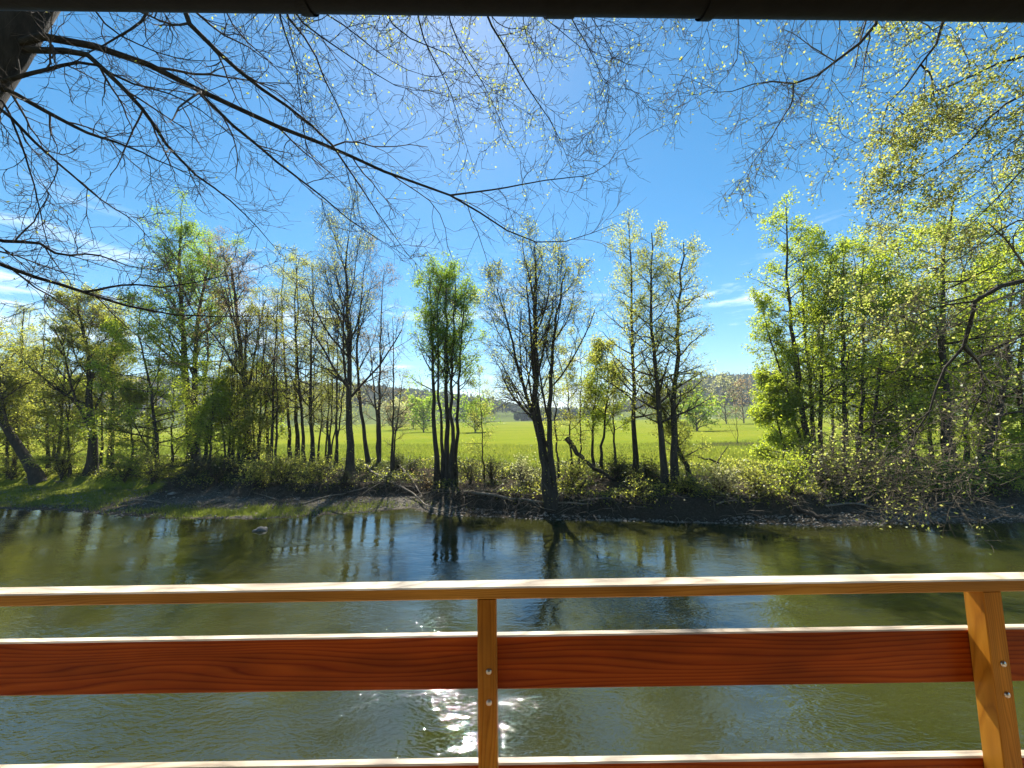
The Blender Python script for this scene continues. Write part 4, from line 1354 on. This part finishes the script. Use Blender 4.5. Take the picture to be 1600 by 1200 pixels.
TL = at_y
trunkL = [(-8.2, 2.4, 1.4), tuple(TL(-260, 480, 3.4)), tuple(TL(-66, 172, 4.1)), tuple(TL(8, 66, 4.2)), tuple(TL(72, -32, 4.4)), tuple(TL(150, -140, 4.6))]
limbL = [tuple(TL(72, -32, 4.4)), tuple(TL(200, -150, 4.6)), tuple(TL(420, -190, 4.9)), tuple(TL(700, -200, 5.2)), tuple(TL(1000, -190, 5.5))]
BL = [
    ([(70, 55), (93, 57), (133, 70), (187, 87), (233, 103), (277, 123), (327, 155), (367, 170), (400, 187), (467, 213), (533, 240), (617, 277), (710, 310), (767, 347), (800, 370), (857, 387), (923, 367), (960, 353)], 4.2, 6.6, .045, .06),
    ([(327, 155), (360, 190), (400, 222), (430, 248), (490, 290), (550, 340), (600, 370), (650, 402)], 4.9, 6.0, .026, .02),
    ([(133, 75), (190, 130), (235, 175), (250, 210), (300, 265), (330, 285), (370, 320), (400, 352), (440, 400)], 4.3, 5.6, .040, .0),
    ([(6, 135), (60, 165), (130, 205), (200, 232), (250, 255), (300, 275), (328, 287)], 4.2, 5.0, .034, .0),
    ([(60, 110), (100, 100), (140, 95), (200, 130), (270, 148), (330, 182), (400, 240)], 4.2, 5.2, .026, .0),
    ([(6, 175), (50, 220), (110, 275), (150, 310), (200, 345), (260, 410)], 4.2, 5.2, .022, .0),
    ([(6, 150), (40, 250), (60, 330), (80, 400), (70, 470)], 4.2, 4.8, .014, .03),
    ([(0, 375), (50, 375), (75, 388), (88, 397), (140, 390), (180, 405), (200, 415), (262, 420)], 4.6, 5.2, .034, .03),
    ([(0, 412), (43, 428), (127, 452), (200, 478), (267, 492), (333, 497), (400, 495), (470, 500)], 4.6, 5.6, .032, .03),
    ([(127, 452), (190, 443), (260, 447), (320, 437), (380, 423), (432, 410)], 4.8, 5.6, .016, .05),
    ([(710, 310), (800, 292), (930, 275), (975, 243), (1005, 215)], 5.9, 6.8, .020, .0),
    ([(280, 20), (333, 70), (400, 130), (467, 177), (517, 220), (557, 273), (597, 333), (645, 400)], 4.6, 5.8, 0.048, .12),
    ([(225, 24), (200, 45), (160, 65), (120, 90), (70, 110)], 4.6, 4.3, 0.035, .0),
    ([(433, 23), (450, 67), (463, 107), (465, 150), (480, 210)], 4.9, 5.4, 0.031, .15),
    ([(445, 24), (490, 75), (510, 130), (530, 165), (560, 240), (600, 310)], 4.9, 5.6, 0.028, .2),
    ([(457, 24), (510, 65), (570, 105), (620, 140), (700, 148)], 4.9, 5.6, 0.025, .25),
    ([(505, 24), (545, 45), (600, 90), (650, 120), (720, 130)], 5.0, 5.7, 0.022, .4),
    ([(653, 25), (665, 70), (690, 110), (710, 165), (725, 215), (740, 270)], 5.1, 5.8, 0.025, .7),
    ([(600, 24), (640, 60), (700, 80), (760, 140), (790, 200)], 5.1, 5.8, 0.020, .8),
    ([(700, 25), (720, 80), (765, 150), (800, 230), (830, 280)], 5.1, 5.9, 0.020, .7),
    ([(757, 26), (785, 70), (800, 100), (850, 177), (870, 213), (897, 277)], 5.2, 6.0, 0.031, .5),
    ([(820, 26), (830, 80), (850, 130), (840, 190)], 5.3, 5.9, 0.017, .6),
    ([(890, 28), (925, 80), (940, 120), (955, 137), (1005, 147)], 5.3, 5.9, 0.022, .15),
    ([(940, 122), (955, 137), (950, 170), (935, 195), (905, 220)], 5.6, 5.9, 0.014, .05),
    ([(920, 28), (950, 70), (965, 110), (975, 140)], 5.3, 5.8, 0.020, .25),
    ([(845, 28), (880, 50), (900, 75), (960, 90), (1000, 110)], 5.3, 5.8, 0.017, .3),
    ([(350, 22), (380, 60), (420, 95), (470, 150), (500, 200)], 4.8, 5.4, 0.022, .15),
    ([(150, 24), (190, 60), (260, 90), (330, 100), (400, 80)], 4.5, 5.0, 0.020, .05),
]
limb_set('overhanging_tree', 'near tree with thick trunk in the top left corner, bare arching boughs', trunkL, .34, limbL, BL, 701, BARKD, TWIG, LEAF['spring'], 11, 6, 6, .034, 0)

trunkR = [(9.0, 3.2, 1.4), tuple(TL(1850, 700, 5.2)), tuple(TL(1820, 440, 5.3)), tuple(TL(1790, 200, 5.3)), tuple(TL(1740, -40, 5.3)), tuple(TL(1690, -180, 5.3))]
limbR = [tuple(TL(1730, -80, 5.3)), tuple(TL(1600, -160, 5.3)), tuple(TL(1400, -190, 5.4)), tuple(TL(1200, -190, 5.6)), tuple(TL(1040, -180, 5.8))]
BR = [
    ([(1368, 36), (1360, 60), (1325, 80), (1290, 110), (1260, 130), (1220, 140), (1190, 128), (1150, 148), (1105, 150)], 5.2, 6.0, .052, .05),
    ([(1260, 133), (1240, 155), (1200, 215), (1170, 255), (1138, 302)], 5.5, 6.0, .016, .05),
    ([(1155, 33), (1152, 95), (1135, 120), (1110, 145), (1060, 150)], 5.5, 6.0, .018, .05),
    ([(1105, 32), (1085, 85), (1070, 130), (1065, 175)], 5.5, 6.0, .013, .05),
    ([(1250, 34), (1230, 90), (1210, 150), (1190, 200)], 5.4, 5.9, .014, .05),
    ([(1045, 32), (1030, 50), (995, 70), (950, 85)], 5.6, 6.0, .014, .05),
    ([(1310, 36), (1295, 120), (1285, 170), (1262, 230), (1240, 245)], 5.3, 5.8, .013, .05),
    ([(1472, 38), (1465, 70), (1440, 100), (1420, 125), (1410, 145), (1385, 160), (1375, 190), (1372, 230)], 5.0, 5.8, .052, .8),
    ([(1445, 95), (1455, 120), (1453, 145), (1470, 185), (1485, 190), (1510, 180)], 5.2, 5.6, .034, .6),
    ([(1410, 150), (1425, 190), (1430, 240), (1400, 280)], 5.3, 5.9, .013, 1.0),
    ([(1600, 85), (1560, 95), (1500, 125), (1440, 150), (1380, 200), (1300, 235)], 5.2, 6.0, .030, 1.0),
    ([(1600, 140), (1560, 170), (1530, 205), (1500, 240), (1460, 265), (1400, 300), (1360, 320)], 5.1, 5.9, .032, 1.0),
    ([(1600, 200), (1550, 240), (1500, 290), (1440, 330)], 5.2, 5.9, .022, 1.0),
    ([(1600, 262), (1570, 300), (1545, 330), (1500, 370), (1440, 400)], 5.1, 5.8, .026, 1.0),
    ([(1600, 340), (1550, 370), (1480, 420), (1420, 440), (1340, 450)], 5.1, 5.8, .020, .5),
    ([(1600, 436), (1570, 445), (1530, 465), (1515, 475), (1518, 500), (1505, 540), (1480, 565), (1468, 600), (1455, 640), (1440, 665), (1410, 690), (1375, 725)], 5.0, 5.8, .056, .06),
    ([(1505, 543), (1530, 570), (1535, 605), (1520, 640), (1500, 670), (1490, 720)], 5.3, 5.6, .022, .05),
    ([(1515, 468), (1460, 480), (1420, 495), (1350, 500)], 5.2, 5.8, .014, .3),
    ([(1440, 665), (1420, 710), (1400, 745), (1395, 780)], 5.6, 5.8, .014, .08),
    ([(1455, 640), (1400, 680), (1340, 690), (1290, 700)], 5.6, 6.0, .014, .14),
    ([(1500, 670), (1530, 720), (1505, 762), (1440, 777), (1405, 768)], 5.5, 5.7, .016, .05),
    ([(1410, 690), (1370, 740), (1330, 745), (1290, 740)], 5.7, 6.0, .012, .1),
    ([(1600, 38), (1570, 60), (1530, 70), (1480, 60)], 5.1, 5.6, .016, 1.0),
    ([(1600, 500), (1570, 540), (1550, 600), (1540, 660)], 5.1, 5.4, .016, .08),
]
limb_set('overhanging_tree', 'near tree at right whose leafy boughs droop from the top right corner', trunkR, .26, limbR, BR, 702, BARK, TWIGL, LEAF['spring'], 13, 7, 18, .042, 0, droop=-.05)

tot = 0
for o in COL.objects:
    if o.type == 'MESH':
        tot += sum(len(p.vertices) - 2 for p in o.data.polygons) if len(o.data.polygons) < 100 else len(o.data.loops) - 2 * len(o.data.polygons)
print('TRIANGLES', tot)

# ------------------------------------------------------------------ haze in the air
hz = bpy.data.materials.new('haze_air')
hz.use_nodes = True
hz.node_tree.nodes.clear()
pv = N(hz.node_tree, 'ShaderNodeVolumePrincipled', inp={'Density': 0.0003, 'Color': (.78, .87, .97, 1), 'Anisotropy': 0.0})
ov = N(hz.node_tree, 'ShaderNodeOutputMaterial')
LK(hz.node_tree, pv, 0, ov, 'Volume')

V = [(x, y, z) for x in (-2700, 2700) for y in (-1350, 3150) for z in (-3, 140)]
hb = poly_obj('haze', V, [(0, 1, 3, 2), (4, 6, 7, 5), (0, 4, 5, 1), (2, 3, 7, 6), (0, 2, 6, 4), (1, 5, 7, 3)], hz)
tag(hb, 'thin bluish haze in the valley air', 'haze', kind='stuff')
